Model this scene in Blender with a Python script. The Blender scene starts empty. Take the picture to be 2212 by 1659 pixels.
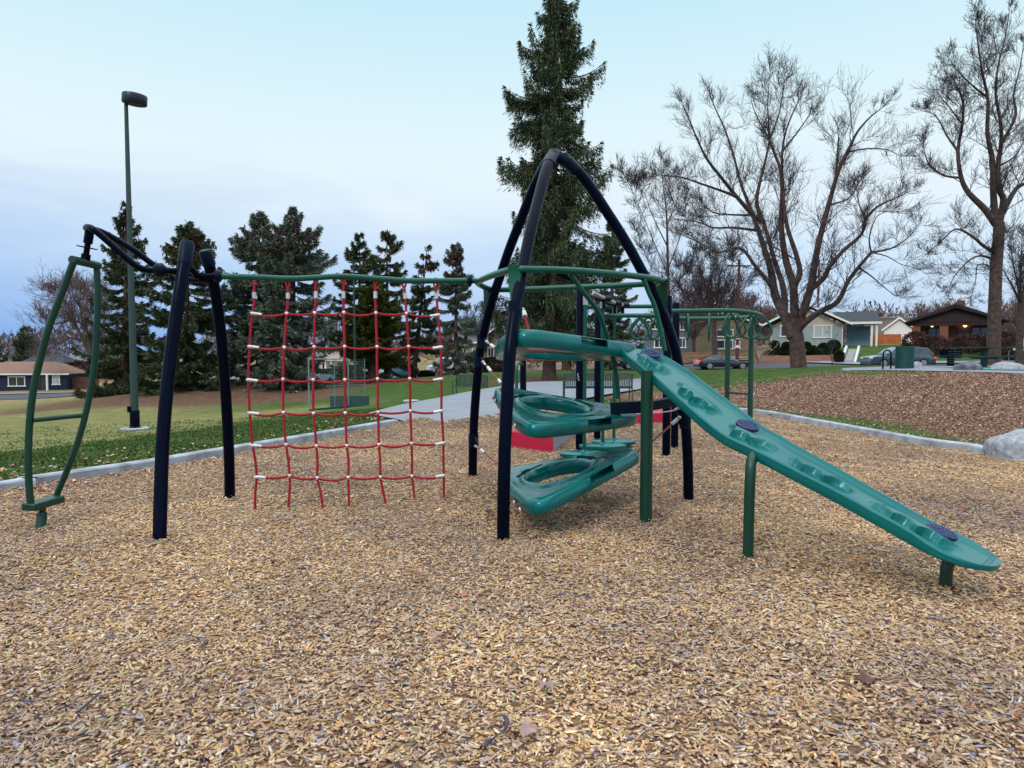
import bpy, math, random
import numpy as np
from mathutils import Vector, Matrix, noise as mnoise
R = math.radians; PI = math.pi
scene = bpy.context.scene
COL = scene.collection
# ---------------------------------------------------------------- camera model
F = 1451.0; CU, CV = 1106.0, 829.5; EYE = 1.65; PT = math.atan(72 / 1451)
cp, sp = math.cos(PT), math.sin(PT)
def ray(u, v):
    x = (u - CU) / F; y = -(v - CV) / F
    return Vector((x, cp + y * sp, -sp + y * cp))
def P(u, v, Y):
    d = ray(u, v); t = Y / d.y
    return Vector((d.x * t, Y, EYE + d.z * t))
def G(u, v, z=0.0):
    d = ray(u, v); t = (z - EYE) / d.z
    return Vector((d.x * t, d.y * t, z))
def PL(u, v, A, B):
    """point where the sight line meets the vertical plane through A and B"""
    n = Vector((B.y - A.y, A.x - B.x, 0)); d = ray(u, v)
    t = (n.x * A.x + n.y * A.y) / (n.x * d.x + n.y * d.y)
    return Vector((d.x * t, d.y * t, EYE + d.z * t))
cam = bpy.data.cameras.new('camera'); co = bpy.data.objects.new('camera', cam); COL.objects.link(co)
co.location = (0, 0, EYE); co.rotation_euler = (PI / 2 - PT, 0, 0)
cam.sensor_width = 36; cam.lens = 36 * F / 2212; cam.clip_start = 0.05; cam.clip_end = 3000
scene.camera = co
# ---------------------------------------------------------------- materials
MATS = {}
def nt(name):
    m = bpy.data.materials.new(name); m.use_nodes = True
    return m, m.node_tree, m.node_tree.nodes['Principled BSDF']
def L(t, a, b): t.links.new(a, b)
def mat(name, col, rough=0.5, metal=0.0, var=0.12, scale=6.0, bump=0.0, bscale=60.0, spec=0.5, coat=0.0, emit=None, es=1.0):
    if name in MATS: return MATS[name]
    m, t, b = nt(name)
    b.inputs['Roughness'].default_value = rough; b.inputs['Metallic'].default_value = metal
    b.inputs['Specular IOR Level'].default_value = spec; b.inputs['Coat Weight'].default_value = coat
    b.inputs['Coat Roughness'].default_value = 0.15
    tc = t.nodes.new('ShaderNodeTexCoord')
    n = t.nodes.new('ShaderNodeTexNoise'); n.inputs['Scale'].default_value = scale; n.inputs['Detail'].default_value = 5
    L(t, tc.outputs['Object'], n.inputs['Vector'])
    r = t.nodes.new('ShaderNodeValToRGB')
    r.color_ramp.elements[0].position = 0.3; r.color_ramp.elements[1].position = 0.7
    r.color_ramp.elements[0].color = (*[c * (1 - var) for c in col], 1)
    r.color_ramp.elements[1].color = (*[min(1, c * (1 + var)) for c in col], 1)
    L(t, n.outputs['Fac'], r.inputs['Fac']); L(t, r.outputs['Color'], b.inputs['Base Color'])
    if bump:
        n2 = t.nodes.new('ShaderNodeTexNoise'); n2.inputs['Scale'].default_value = bscale; n2.inputs['Detail'].default_value = 4
        L(t, tc.outputs['Object'], n2.inputs['Vector'])
        bp = t.nodes.new('ShaderNodeBump'); bp.inputs['Strength'].default_value = bump; bp.inputs['Distance'].default_value = 0.02
        L(t, n2.outputs['Fac'], bp.inputs['Height']); L(t, bp.outputs['Normal'], b.inputs['Normal'])
    if emit:
        b.inputs['Emission Color'].default_value = (*emit, 1); b.inputs['Emission Strength'].default_value = es
    MATS[name] = m
    return m
def island_mat(name, cols, rough=0.8, spec=0.2, patch=None, pscale=0.6, trans=0.0):
    """every loose piece of the mesh takes its own colour from a list; patch shifts the tone in broad world areas"""
    m, t, b = nt(name)
    b.inputs['Roughness'].default_value = rough; b.inputs['Specular IOR Level'].default_value = spec
    g = t.nodes.new('ShaderNodeNewGeometry')
    r = t.nodes.new('ShaderNodeValToRGB'); r.color_ramp.interpolation = 'CONSTANT'
    el = r.color_ramp.elements
    while len(el) > 1: el.remove(el[-1])
    tot = sum(c[1] for c in cols); acc = 0
    for i, (c, w) in enumerate(cols):
        e = el[0] if i == 0 else el.new(acc / tot)
        e.position = acc / tot; e.color = (*c, 1); acc += w
    L(t, g.outputs['Random Per Island'], r.inputs['Fac'])
    out = r.outputs['Color']
    if patch:
        tc = t.nodes.new('ShaderNodeTexCoord'); n = t.nodes.new('ShaderNodeTexNoise')
        n.inputs['Scale'].default_value = pscale; n.inputs['Detail'].default_value = 6; n.inputs['Roughness'].default_value = 0.65
        L(t, tc.outputs['Object'], n.inputs['Vector'])
        r2 = t.nodes.new('ShaderNodeValToRGB')
        r2.color_ramp.elements[0].position = 0.33; r2.color_ramp.elements[1].position = 0.66
        r2.color_ramp.elements[0].color = (*patch[0], 1); r2.color_ramp.elements[1].color = (*patch[1], 1)
        L(t, n.outputs['Fac'], r2.inputs['Fac'])
        mx = t.nodes.new('ShaderNodeMix'); mx.data_type = 'RGBA'; mx.blend_type = 'MULTIPLY'; mx.inputs[0].default_value = 1
        L(t, out, mx.inputs[6]); L(t, r2.outputs['Color'], mx.inputs[7]); out = mx.outputs[2]
    L(t, out, b.inputs['Base Color'])
    MATS[name] = m
    return m
# ---------------------------------------------------------------- object helpers
ORG = {}
def org(o): return ORG.get(o.name, Vector((0, 0, 0))) if o else Vector((0, 0, 0))
def tag(o, label=None, cat=None, group=None, kind=None):
    if label: o['label'] = label
    if cat: o['category'] = cat
    if group: o['group'] = group
    if kind: o['kind'] = kind
    return o
def thing(name, label, cat, loc=(0, 0, 0), group=None):
    o = bpy.data.objects.new(name, None); COL.objects.link(o); o.location = loc; o.empty_display_size = 0.2
    ORG[o.name] = Vector(loc)
    return tag(o, label, cat, group)
def link_mesh(name, V, Fc, m, parent=None, smooth=True, loc=None):
    if loc is not None and parent is None: o0 = Vector(loc)
    else: o0 = org(parent)
    me = bpy.data.meshes.new(name)
    me.from_pydata([(v[0] - o0.x, v[1] - o0.y, v[2] - o0.z) for v in V], [], Fc)
    for mm in (m if isinstance(m, (list, tuple)) else [m]): me.materials.append(mm)
    me.validate(); me.update()
    if smooth: me.polygons.foreach_set('use_smooth', [True] * len(me.polygons))
    o = bpy.data.objects.new(name, me); COL.objects.link(o)
    if parent: o.parent = parent
    elif loc is not None: o.location = loc
    ORG[o.name] = o0
    if smooth:
        try: me.set_sharp_from_angle(angle=R(42))
        except Exception: pass
    return o
def np_mesh(name, V, Q, m, parent=None, smooth=False, k=4):
    """V (n,3) array, Q (m,k) array of indices"""
    V = np.asarray(V, dtype=np.float64)
    o0 = org(parent); V = V - np.array(o0)
    me = bpy.data.meshes.new(name); me.vertices.add(len(V)); me.vertices.foreach_set('co', V.astype(np.float32).ravel())
    nq = len(Q); me.loops.add(nq * k); me.loops.foreach_set('vertex_index', np.asarray(Q, dtype=np.int32).ravel())
    me.polygons.add(nq); me.polygons.foreach_set('loop_start', np.arange(0, nq * k, k, dtype=np.int32))
    me.polygons.foreach_set('loop_total', np.full(nq, k, dtype=np.int32))
    
    for mm in (m if isinstance(m, (list, tuple)) else [m]): me.materials.append(mm)
    me.update(calc_edges=True); me.validate()
    if smooth: me.polygons.foreach_set('use_smooth', np.ones(len(me.polygons), dtype=bool))
    o = bpy.data.objects.new(name, me); COL.objects.link(o)
    if parent: o.parent = parent
    ORG[o.name] = o0
    return o
def catmull(pts, k=6, closed=False):
    pts = [tuple(p) for p in pts]; n = len(pts); out = []
    rng = range(n) if closed else range(n - 1)
    for i in rng:
        if closed: p0, p1, p2, p3 = (pts[(i + j - 1) % n] for j in range(4))
        else: p0, p1, p2, p3 = pts[max(i - 1, 0)], pts[i], pts[i + 1], pts[min(i + 2, n - 1)]
        for s in range(k):
            t = s / k; t2 = t * t; t3 = t2 * t
            out.append(tuple(0.5 * (2 * b + (c - a) * t + (2 * a - 5 * b + 4 * c - d) * t2 + (3 * b - a - 3 * c + d) * t3)
                             for a, b, c, d in zip(p0, p1, p2, p3)))
    if not closed: out.append(pts[-1])
    return out
class MB:
    def __init__(s): s.v = []; s.f = []
    def add(s, V, Fc):
        o = len(s.v); s.v += [tuple(v) for v in V]; s.f += [tuple(i + o for i in f) for f in Fc]; return s
    def box(s, c, d, rz=0.0, M=None):
        x, y, z = d[0] / 2, d[1] / 2, d[2] / 2
        V = [Vector((a * x, b * y, e * z)) for e in (-1, 1) for a, b in ((-1, -1), (1, -1), (1, 1), (-1, 1))]
        if rz: V = [Matrix.Rotation(rz, 3, 'Z') @ v for v in V]
        V = [v + Vector(c) for v in V]
        if M: V = [M @ v for v in V]
        return s.add(V, [(3, 2, 1, 0), (4, 5, 6, 7), (0, 1, 5, 4), (1, 2, 6, 5), (2, 3, 7, 6), (3, 0, 4, 7)])
    def bar(s, a, b, w, h, up=(0, 0, 1)):
        """rectangular bar from a to b"""
        a = Vector(a); b = Vector(b); d = (b - a).normalized(); sd = d.cross(Vector(up)).normalized(); u = sd.cross(d)
        V = []
        for p in (a, b):
            for i, j in ((-1, -1), (1, -1), (1, 1), (-1, 1)): V.append(p + sd * (i * w / 2) + u * (j * h / 2))
        return s.add(V, [(0, 1, 2, 3), (7, 6, 5, 4), (0, 4, 5, 1), (1, 5, 6, 2), (2, 6, 7, 3), (3, 7, 4, 0)])
    def tube(s, pts, r, n=10, closed=False, cap=True):
        pts = [Vector(p) for p in pts]; m = len(pts)
        if m < 2: return s
        rr = r if isinstance(r, (list, tuple)) else [r] * m
        if closed: T = [(pts[(i + 1) % m] - pts[i - 1]).normalized() for i in range(m)]
        else: T = [(pts[min(i + 1, m - 1)] - pts[max(i - 1, 0)]).normalized() for i in range(m)]
        t0 = T[0]; u = t0.cross(Vector((0, 0, 1)))
        if u.length < 0.05: u = t0.cross(Vector((0, 1, 0)))
        u.normalize(); o = len(s.v); cs = [(math.cos(2 * PI * k / n), math.sin(2 * PI * k / n)) for k in range(n)]
        for i in range(m):
            t = T[i]; u = (u - t * u.dot(t))
            if u.length < 1e-6: u = t.orthogonal()
            u.normalize(); w = t.cross(u); p = pts[i]; q = rr[i]
            for c, d in cs: s.v.append((p.x + (u.x * c + w.x * d) * q, p.y + (u.y * c + w.y * d) * q, p.z + (u.z * c + w.z * d) * q))
        for i in range(m if closed else m - 1):
            a = o + i * n; b = o + ((i + 1) % m) * n
            for k in range(n): s.f.append((a + k, a + (k + 1) % n, b + (k + 1) % n, b + k))
        if cap and not closed:
            s.f.append(tuple(o + k for k in range(n))[::-1]); s.f.append(tuple(o + (m - 1) * n + k for k in range(n)))
        return s
    def lathe(s, prof, c=(0, 0, 0), n=20, axis=None):
        """prof: (r, z) list, turned about z through c (or about axis direction)"""
        o = len(s.v); q = Vector((0, 0, 1)).rotation_difference(Vector(axis).normalized()) if axis is not None else None
        for r, z in prof:
            for k in range(n):
                a = 2 * PI * k / n; v = Vector((r * math.cos(a), r * math.sin(a), z))
                if q: v = q @ v
                s.v.append(tuple(v + Vector(c)))
        for i in range(len(prof) - 1):
            for k in range(n): s.f.append((o + i * n + k, o + i * n + (k + 1) % n, o + (i + 1) * n + (k + 1) % n, o + (i + 1) * n + k))
        s.f.append(tuple(o + k for k in range(n))[::-1]); s.f.append(tuple(o + (len(prof) - 1) * n + k for k in range(n)))
        return s
    def prism(s, poly, a, b):
        """polygon (3D points) swept by vector b-a"""
        d = Vector(b) - Vector(a); n = len(poly); V = [Vector(p) for p in poly]; V += [v + d for v in V]
        return s.add(V, [tuple(range(n))[::-1], tuple(range(n, 2 * n))] + [(i, (i + 1) % n, n + (i + 1) % n, n + i) for i in range(n)])
    def ball(s, c, r, n=8, sq=(1, 1, 1)):
        prof = [(max(1e-4, math.sin(PI * i / n)), -math.cos(PI * i / n)) for i in range(n + 1)]
        o = len(s.v); s.lathe([(p * r, z * r) for p, z in prof], (0, 0, 0), n * 2)
        for i in range(o, len(s.v)):
            v = s.v[i]; s.v[i] = (v[0] * sq[0] + c[0], v[1] * sq[1] + c[1], v[2] * sq[2] + c[2])
        return s
    def build(s, name, m, parent=None, smooth=True, loc=None, bevel=0):
        o = link_mesh(name, s.v, s.f, m, parent, smooth, loc)
        if bevel:
            md = o.modifiers.new('bevel', 'BEVEL'); md.width = bevel; md.segments = 2; md.limit_method = 'ANGLE'; md.angle_limit = R(40)
        return o
def copy_tree(o, parent=None, loc=None, rz=None):
    c = o.copy(); COL.objects.link(c)
    if parent: c.parent = parent
    if loc is not None: c.location = loc
    if rz is not None: c.rotation_euler = (0, 0, rz)
    for ch in [x for x in COL.objects if x.parent == o]: copy_tree(ch, c)
    return c
def smooth01(x): x = np.clip(x, 0, 1); return x * x * (3 - 2 * x)
# ---------------------------------------------------------------- painted metal and plastic
m_black = mat('black_painted_steel', (0.0010, 0.002, 0.009), 0.20, var=0.3, scale=3, spec=0.10, bump=0.02, bscale=40)
m_black.node_tree.nodes['Principled BSDF'].inputs['Specular Tint'].default_value = (.50, .66, 1.0, 1)
m_green = mat('green_painted_steel', (0.0, 0.075, 0.050), 0.24, var=0.12, scale=4, spec=0.35, bump=0.015, bscale=50)
m_green2 = mat('deep_green_post_paint', (0.0, 0.038, 0.024), 0.35, var=0.15, scale=3, spec=0.45, bump=0.02, bscale=50)
m_teal = mat('teal_moulded_plastic', (0.0, 0.112, 0.112), 0.24, var=0.12, scale=2.5, spec=0.60, bump=0.03, bscale=140)
m_teal.node_tree.nodes['Principled BSDF'].inputs['Specular Tint'].default_value = (.45, .85, 1.0, 1)
def weather(m, lo, hi, scuff, amt):
    t = m.node_tree; b = t.nodes['Principled BSDF']; tc = t.nodes.new('ShaderNodeTexCoord'); n = t.nodes.new('ShaderNodeTexNoise'); n.inputs['Scale'].default_value = 5; n.inputs['Detail'].default_value = 9; n.inputs['Roughness'].default_value = .7
    L(t, tc.outputs['Object'], n.inputs['Vector']); r = t.nodes.new('ShaderNodeMapRange'); r.inputs['From Min'].default_value = .35; r.inputs['From Max'].default_value = .7; r.inputs['To Min'].default_value = lo; r.inputs['To Max'].default_value = hi
    L(t, n.outputs['Fac'], r.inputs['Value']); L(t, r.outputs[0], b.inputs['Roughness'])
    s = t.nodes.new('ShaderNodeTexNoise'); s.inputs['Scale'].default_value = 38; s.inputs['Detail'].default_value = 3; s.inputs['Distortion'].default_value = 2.5; L(t, tc.outputs['Object'], s.inputs['Vector'])
    c = t.nodes.new('ShaderNodeMapRange'); c.inputs['From Min'].default_value = .64; c.inputs['From Max'].default_value = .74; c.inputs['To Max'].default_value = amt; L(t, s.outputs['Fac'], c.inputs['Value'])
    x = t.nodes.new('ShaderNodeMix'); x.data_type = 'RGBA'; L(t, c.outputs[0], x.inputs[0]); L(t, b.inputs['Base Color'].links[0].from_socket, x.inputs[6]); x.inputs[7].default_value = (*scuff, 1); L(t, x.outputs[2], b.inputs['Base Color'])
weather(m_teal, .14, .34, (.08, .20, .20), .22); weather(m_black, .16, .38, (.05, .05, .06), .25); weather(m_green, .18, .42, (.06, .12, .09), .3)
m_navy = mat('navy_rubber', (0.006, 0.012, 0.075), 0.45, var=0.2, bump=0.2, bscale=80)
m_alu = mat('cast_aluminium', (0.62, 0.64, 0.66), 0.38, metal=0.55, var=0.12, scale=20)
m_steel = mat('galvanised_steel', (0.45, 0.46, 0.48), 0.35, metal=0.8, var=0.15, scale=20)
def rope_mat(name, c1, c2):
    m, t, b = nt(name); tc = t.nodes.new('ShaderNodeTexCoord')
    w = t.nodes.new('ShaderNodeTexWave'); w.wave_type = 'BANDS'; w.bands_direction = 'DIAGONAL'
    w.inputs['Scale'].default_value = 55; w.inputs['Distortion'].default_value = 1.5; w.inputs['Detail'].default_value = 2
    L(t, tc.outputs['Object'], w.inputs['Vector'])
    r = t.nodes.new('ShaderNodeValToRGB'); r.color_ramp.elements[0].color = (*c1, 1); r.color_ramp.elements[1].color = (*c2, 1)
    L(t, w.outputs['Fac'], r.inputs['Fac']); L(t, r.outputs['Color'], b.inputs['Base Color'])
    bp = t.nodes.new('ShaderNodeBump'); bp.inputs['Strength'].default_value = 0.6; bp.inputs['Distance'].default_value = 0.004
    L(t, w.outputs['Fac'], bp.inputs['Height']); L(t, bp.outputs['Normal'], b.inputs['Normal'])
    b.inputs['Roughness'].default_value = 0.75; MATS[name] = m
    return m
m_rope = rope_mat('red_braided_rope', (0.20, 0.002, 0.012), (0.50, 0.004, 0.028))
m_rope2 = rope_mat('faded_red_rope', (0.16, 0.03, 0.025), (0.42, 0.12, 0.10))
# ================================================================ terrain
rng = np.random.default_rng(7); random.seed(7)
bed_px = [(0, 1062), (57, 1050), (162, 1034), (330, 1008.6), (442, 989), (715, 941.7), (845, 918), (900, 913), (955, 917), (1010, 914),
          (1078, 904.5), (1200, 895), (1330, 888), (1495, 884), (1631, 893), (1750, 914), (1900, 942), (2000, 960), (2100, 973), (2140, 983)]
bed = [G(u, v).to_2d() for u, v in bed_px]
d0 = (bed[0] - bed[3]).normalized()
front = [Vector((9.2, 7.6)), Vector((11.5, 3)), Vector((11, -7)), Vector((-13, -7)), bed[0] + d0 * 6]
BED = [tuple(p) for p in bed] + [tuple(p) for p in front]
BP = np.array(BED)
def inside(x, y, poly=BP):
    r = np.zeros(x.shape, bool); n = len(poly); j = n - 1
    for i in range(n):
        xi, yi = poly[i]; xj, yj = poly[j]
        c = ((yi > y) != (yj > y)) & (x < (xj - xi) * (y - yi) / (yj - yi + 1e-12) + xi)
        r ^= c; j = i
    return r
def edist(x, y, poly=BP, closed=True):
    d = np.full(x.shape, 1e9); n = len(poly)
    for i in range(n if closed else n - 1):
        a = poly[i]; b = poly[(i + 1) % n]; ab = b - a
        t = np.clip(((x - a[0]) * ab[0] + (y - a[1]) * ab[1]) / (ab @ ab), 0, 1)
        d = np.minimum(d, np.hypot(x - a[0] - t * ab[0], y - a[1] - t * ab[1]))
    return d
def sdist(x, y): d = edist(x, y); return np.where(inside(x, y), -d, d)
# sightings of the ground outside the playground: (u, v, distance)
SEEN = [(292, 928, 18), (50, 960, 14.5), (50, 930, 18), (50, 890, 40), (50, 868, 76), (230, 848, 84), (80, 843, 96), (-200, 850, 95), (-200, 900, 40),
        (450, 880, 38), (300, 880, 38), (600, 878, 37), (450, 831, 49), (300, 850, 52), (600, 831, 49), (670, 886, 27), (755, 885, 27), (750, 831, 49), (900, 822, 46), (980, 812, 46),
        (1010, 857, 30), (940, 880, 21), (870, 862, 27), (1080, 850, 27), (1000, 835, 37), (1182, 822, 39), (1100, 805, 46), (1280, 818, 38), (1300, 800, 52),
        (1290, 868, 21), (1500, 860, 22), (1500, 835, 27), (1480, 803, 41), (1600, 797, 42), (1600, 835, 25), (1700, 806, 28), (1727, 794, 33), (1700, 850, 20), (1800, 850, 19),
        (2000, 885, 14.5), (2100, 925, 12.2), (1900, 860, 17), (2000, 812, 20.5), (1850, 803, 25), (1939, 797.5, 25), (2100, 810, 20.3), (2200, 812, 19.5), (2330, 815, 18), (2200, 797, 24), (2200, 790, 34), (1950, 790, 36),
        (470, 831, 78), (560, 829, 74), (700, 827, 70), (860, 819, 68), (960, 811, 66), (1200, 801, 60), (1365, 799, 58), (1560, 799, 58), (1750, 797, 58), (1900, 796, 53), (2100, 795, 53), (2300, 795, 53), (2000, 795, 45),
        (1380, 783, 72), (1550, 764, 72), (1750, 750, 80), (1900, 748, 76), (2060, 752, 70), (2300, 752, 70), (1150, 785, 80), (1000, 790, 85),
        (860, 800, 90), (600, 820, 92), (300, 838, 100), (1560, 768, 66), (1750, 770, 66.5), (1950, 768, 64), (2100, 776, 62)]
C = [tuple(P(*s)) for s in SEEN]
BZ = 0.07
C += [(p[0], p[1], BZ) for p in BED[:22]] + [(x, y, 0.1) for x, y in ((13, 3), (13, -6), (0, -9), (-14, -7))]
C += [(-20, 5, -.3), (-30, 0, -.8), (-25, 15, -.8), (25, 5, .9), (30, 20, 1.1), (16, 8, .75), (0, -40, 0), (-50, -20, -.8), (50, -20, 1), (-90, 40, -3), (90, 30, 1.5), (-120, 100, -4), (130, 90, 2.2),
      (-60, 140, -3.2), (0, 140, .5), (60, 140, 2.2), (140, 160, 2.5), (-160, 160, -3.5)]
C = np.array(C); K = len(C)
def tpsk(r2): return 0.5 * r2 * np.log(r2 + 1e-9)
A_ = np.zeros((K + 3, K + 3)); r2 = ((C[:, None, :2] - C[None, :, :2]) ** 2).sum(-1)
A_[:K, :K] = tpsk(r2) + np.eye(K) * 2.0; A_[:K, K] = 1; A_[:K, K + 1:] = C[:, :2]; A_[K:, :K] = A_[:K, K:].T
W_ = np.linalg.solve(A_, np.concatenate([C[:, 2], [0, 0, 0]]))
def hgt(x, y):
    x = np.atleast_1d(np.asarray(x, float)); y = np.atleast_1d(np.asarray(y, float)); sh = x.shape; x = x.ravel(); y = y.ravel()
    out = np.zeros(len(x))
    for i in range(0, len(x), 20000):
        a, b = x[i:i + 20000], y[i:i + 20000]
        k = tpsk((a[:, None] - C[None, :, 0]) ** 2 + (b[:, None] - C[None, :, 1]) ** 2)
        out[i:i + 20000] = k @ W_[:K] + W_[K] + W_[K + 1] * a + W_[K + 2] * b
    far = smooth01((np.maximum(y - 110, np.abs(x) - 120)) / 90)
    out = out * (1 - far) + (np.clip(x / 60, -3, 2)) * far
    sd = sdist(x, y)
    out = BZ + (out - BZ) * smooth01((sd - 0.1) / 2.2)
    out = np.where(sd < 0.06, -0.16, out)
    return out.reshape(sh)
def gz(x, y): return float(hgt([x], [y])[0])
def on(u, v, Y):
    p = P(u, v, Y); return Vector((p.x, p.y, gz(p.x, p.y)))
def axis_pts(lo, hi, fine_lo, fine_hi, step, grow):
    a = list(np.arange(fine_lo, fine_hi, step)); s = step
    x = fine_lo
    while x > lo: s *= grow; x -= s; a.insert(0, x)
    s = step; x = a[-1]
    while x < hi: s *= grow; x += s; a.append(x)
    return np.array(a)
gx = axis_pts(-420, 420, -14, 19, 0.2, 1.05); gy = axis_pts(-120, 900, 4, 30, 0.2, 1.035)
XX, YY = np.meshgrid(gx, gy); ZZ = hgt(XX, YY)
sdg = sdist(XX, YY)
def wob(x, y, s, seed):
    return np.sin(x * s + seed) * np.cos(y * s * 1.3 + seed * 2.1) + 0.5 * np.sin(x * s * 2.7 + y * s * 1.9 + seed * 3)
ZZ += np.where(sdg > 0.5, 0.012 * wob(XX, YY, 2.3, 1), 0)
# kinds of ground cover, by place
def covers(x, y):
    sd = sdist(x, y); n = wob(x, y, 0.55, 3) * 0.7 + wob(x, y, 1.7, 9) * 0.35
    left = smooth01((-x - 1.5 + (y - 12) * 0.05) / 3)
    tan = smooth01((sd - 4.1 + n * 0.5) / 1.6) * left * smooth01((-x - 4.5 - (y - 14) * 0.02) / 4) * (1 - smooth01((y - 30) / 8) * smooth01((x + 20) / 8))
    needle = smooth01((y - 37 + n) / 3) * (1 - smooth01((y - 58) / 6)) * smooth01((x + 34) / 5) * (1 - smooth01((x + 11.5 + n) / 2.5))
    for cx, cy, rr in ((2.0, 39, 3.6), (-9.5, 50, 5)): needle = np.maximum(needle, 1 - smooth01((np.hypot((x - cx) * .7, y - cy) - rr * .6 + n * .4) / 1.4))
    leaf = .86 * smooth01((x - 3.2 + n) / 2.0) * smooth01((sd - 0.42 + (y - 12) * -.035 + n * 0.35) / 0.5) * (1 - smooth01((y - 21.5 - (x < 12) * 2.5 + n * 1.1) / 2.0))
    dry = smooth01((y - 62) / 6) * 0.85 * (1 - smooth01((x - 31) / 1) * (1 - smooth01((y - 78) / 3)))
    return np.clip(tan, 0, 1), np.clip(needle, 0, 1), np.clip(leaf, 0, 1), np.clip(dry, 0, 1)
tan, needle, leaf, dry = covers(XX, YY)
nyg, nxg = XX.shape; V = np.stack([XX, YY, ZZ], -1).reshape(-1, 3)
ii = np.arange(nyg * nxg).reshape(nyg, nxg); Q = np.stack([ii[:-1, :-1], ii[:-1, 1:], ii[1:, 1:], ii[1:, :-1]], -1).reshape(-1, 4)
def ground_material():
    m, t, b = nt('park_ground'); b.inputs['Roughness'].default_value = 0.95; b.inputs['Specular IOR Level'].default_value = 0.1
    tc = t.nodes.new('ShaderNodeTexCoord'); at = t.nodes.new('ShaderNodeAttribute'); at.attribute_name = 'cover'
    sep = t.nodes.new('ShaderNodeSeparateColor'); L(t, at.outputs['Color'], sep.inputs[0])
    def ramp(scale, stops, detail=8, rough=0.7, stretch=None):
        n = t.nodes.new('ShaderNodeTexNoise'); n.inputs['Scale'].default_value = scale; n.inputs['Detail'].default_value = detail; n.inputs['Roughness'].default_value = rough
        L(t, tc.outputs['Object'], n.inputs['Vector']); r = t.nodes.new('ShaderNodeValToRGB'); el = r.color_ramp.elements
        for i, (p, c) in enumerate(stops):
            e = el[i] if i < 2 else el.new(p)
            e.position = p; e.color = (*c, 1)
        L(t, n.outputs['Fac'], r.inputs['Fac']); return r.outputs['Color']
    def mix(f, a, c, ty='MIX'):
        x = t.nodes.new('ShaderNodeMix'); x.data_type = 'RGBA'; x.blend_type = ty
        if hasattr(f, 'links'): L(t, f, x.inputs[0])
        else: x.inputs[0].default_value = f
        L(t, a, x.inputs[6]); L(t, c, x.inputs[7]); return x.outputs[2]
    green = ramp(2.2, [(0.3, (0.028, 0.062, 0.014)), (0.7, (0.105, 0.150, 0.034)), (0.5, (0.050, 0.098, 0.022))])
    tanc = ramp(1.3, [(0.3, (0.095, 0.125, 0.035)), (0.7, (0.28, 0.25, 0.12)), (0.5, (0.19, 0.19, 0.075))])
    brown = ramp(3.5, [(0.3, (0.070, 0.042, 0.030)), (0.7, (0.20, 0.125, 0.09)), (0.5, (0.13, 0.08, 0.055))])
    leafc = ramp(22, [(0.32, (0.06, 0.034, 0.028)), (0.68, (0.34, 0.21, 0.16)), (0.5, (0.19, 0.11, 0.08))])
    dryc = ramp(0.5, [(0.3, (0.17, 0.12, 0.06)), (0.7, (0.36, 0.27, 0.16))])
    c = mix(sep.outputs[0], green, tanc); c = mix(sep.outputs[1], c, brown); c = mix(sep.outputs[2], c, leafc); c = mix(at.outputs['Alpha'], c, dryc)
    fine = ramp(70, [(0.3, (0.55, 0.55, 0.55)), (0.7, (1.3, 1.3, 1.3))], 4)
    mid = ramp(7, [(0.3, (0.70, 0.72, 0.70)), (0.7, (1.22, 1.2, 1.2))], 6); c = mix(0.8, c, mid, 'MULTIPLY')
    c = mix(0.8, c, fine, 'MULTIPLY'); L(t, c, b.inputs['Base Color'])
    n = t.nodes.new('ShaderNodeTexNoise'); n.inputs['Scale'].default_value = 30; n.inputs['Detail'].default_value = 6
    L(t, tc.outputs['Object'], n.inputs['Vector']); bp = t.nodes.new('ShaderNodeBump'); bp.inputs['Strength'].default_value = 0.7; bp.inputs['Distance'].default_value = 0.05
    L(t, n.outputs['Fac'], bp.inputs['Height']); L(t, bp.outputs['Normal'], b.inputs['Normal'])
    return m
go = np_mesh('ground', V, Q, ground_material(), smooth=True); tag(go, kind='structure')
ca = go.data.color_attributes.new('cover', 'FLOAT_COLOR', 'POINT')
ca.data.foreach_set('color', np.stack([tan, needle, leaf, dry], -1).reshape(-1).astype(np.float32))
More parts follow.
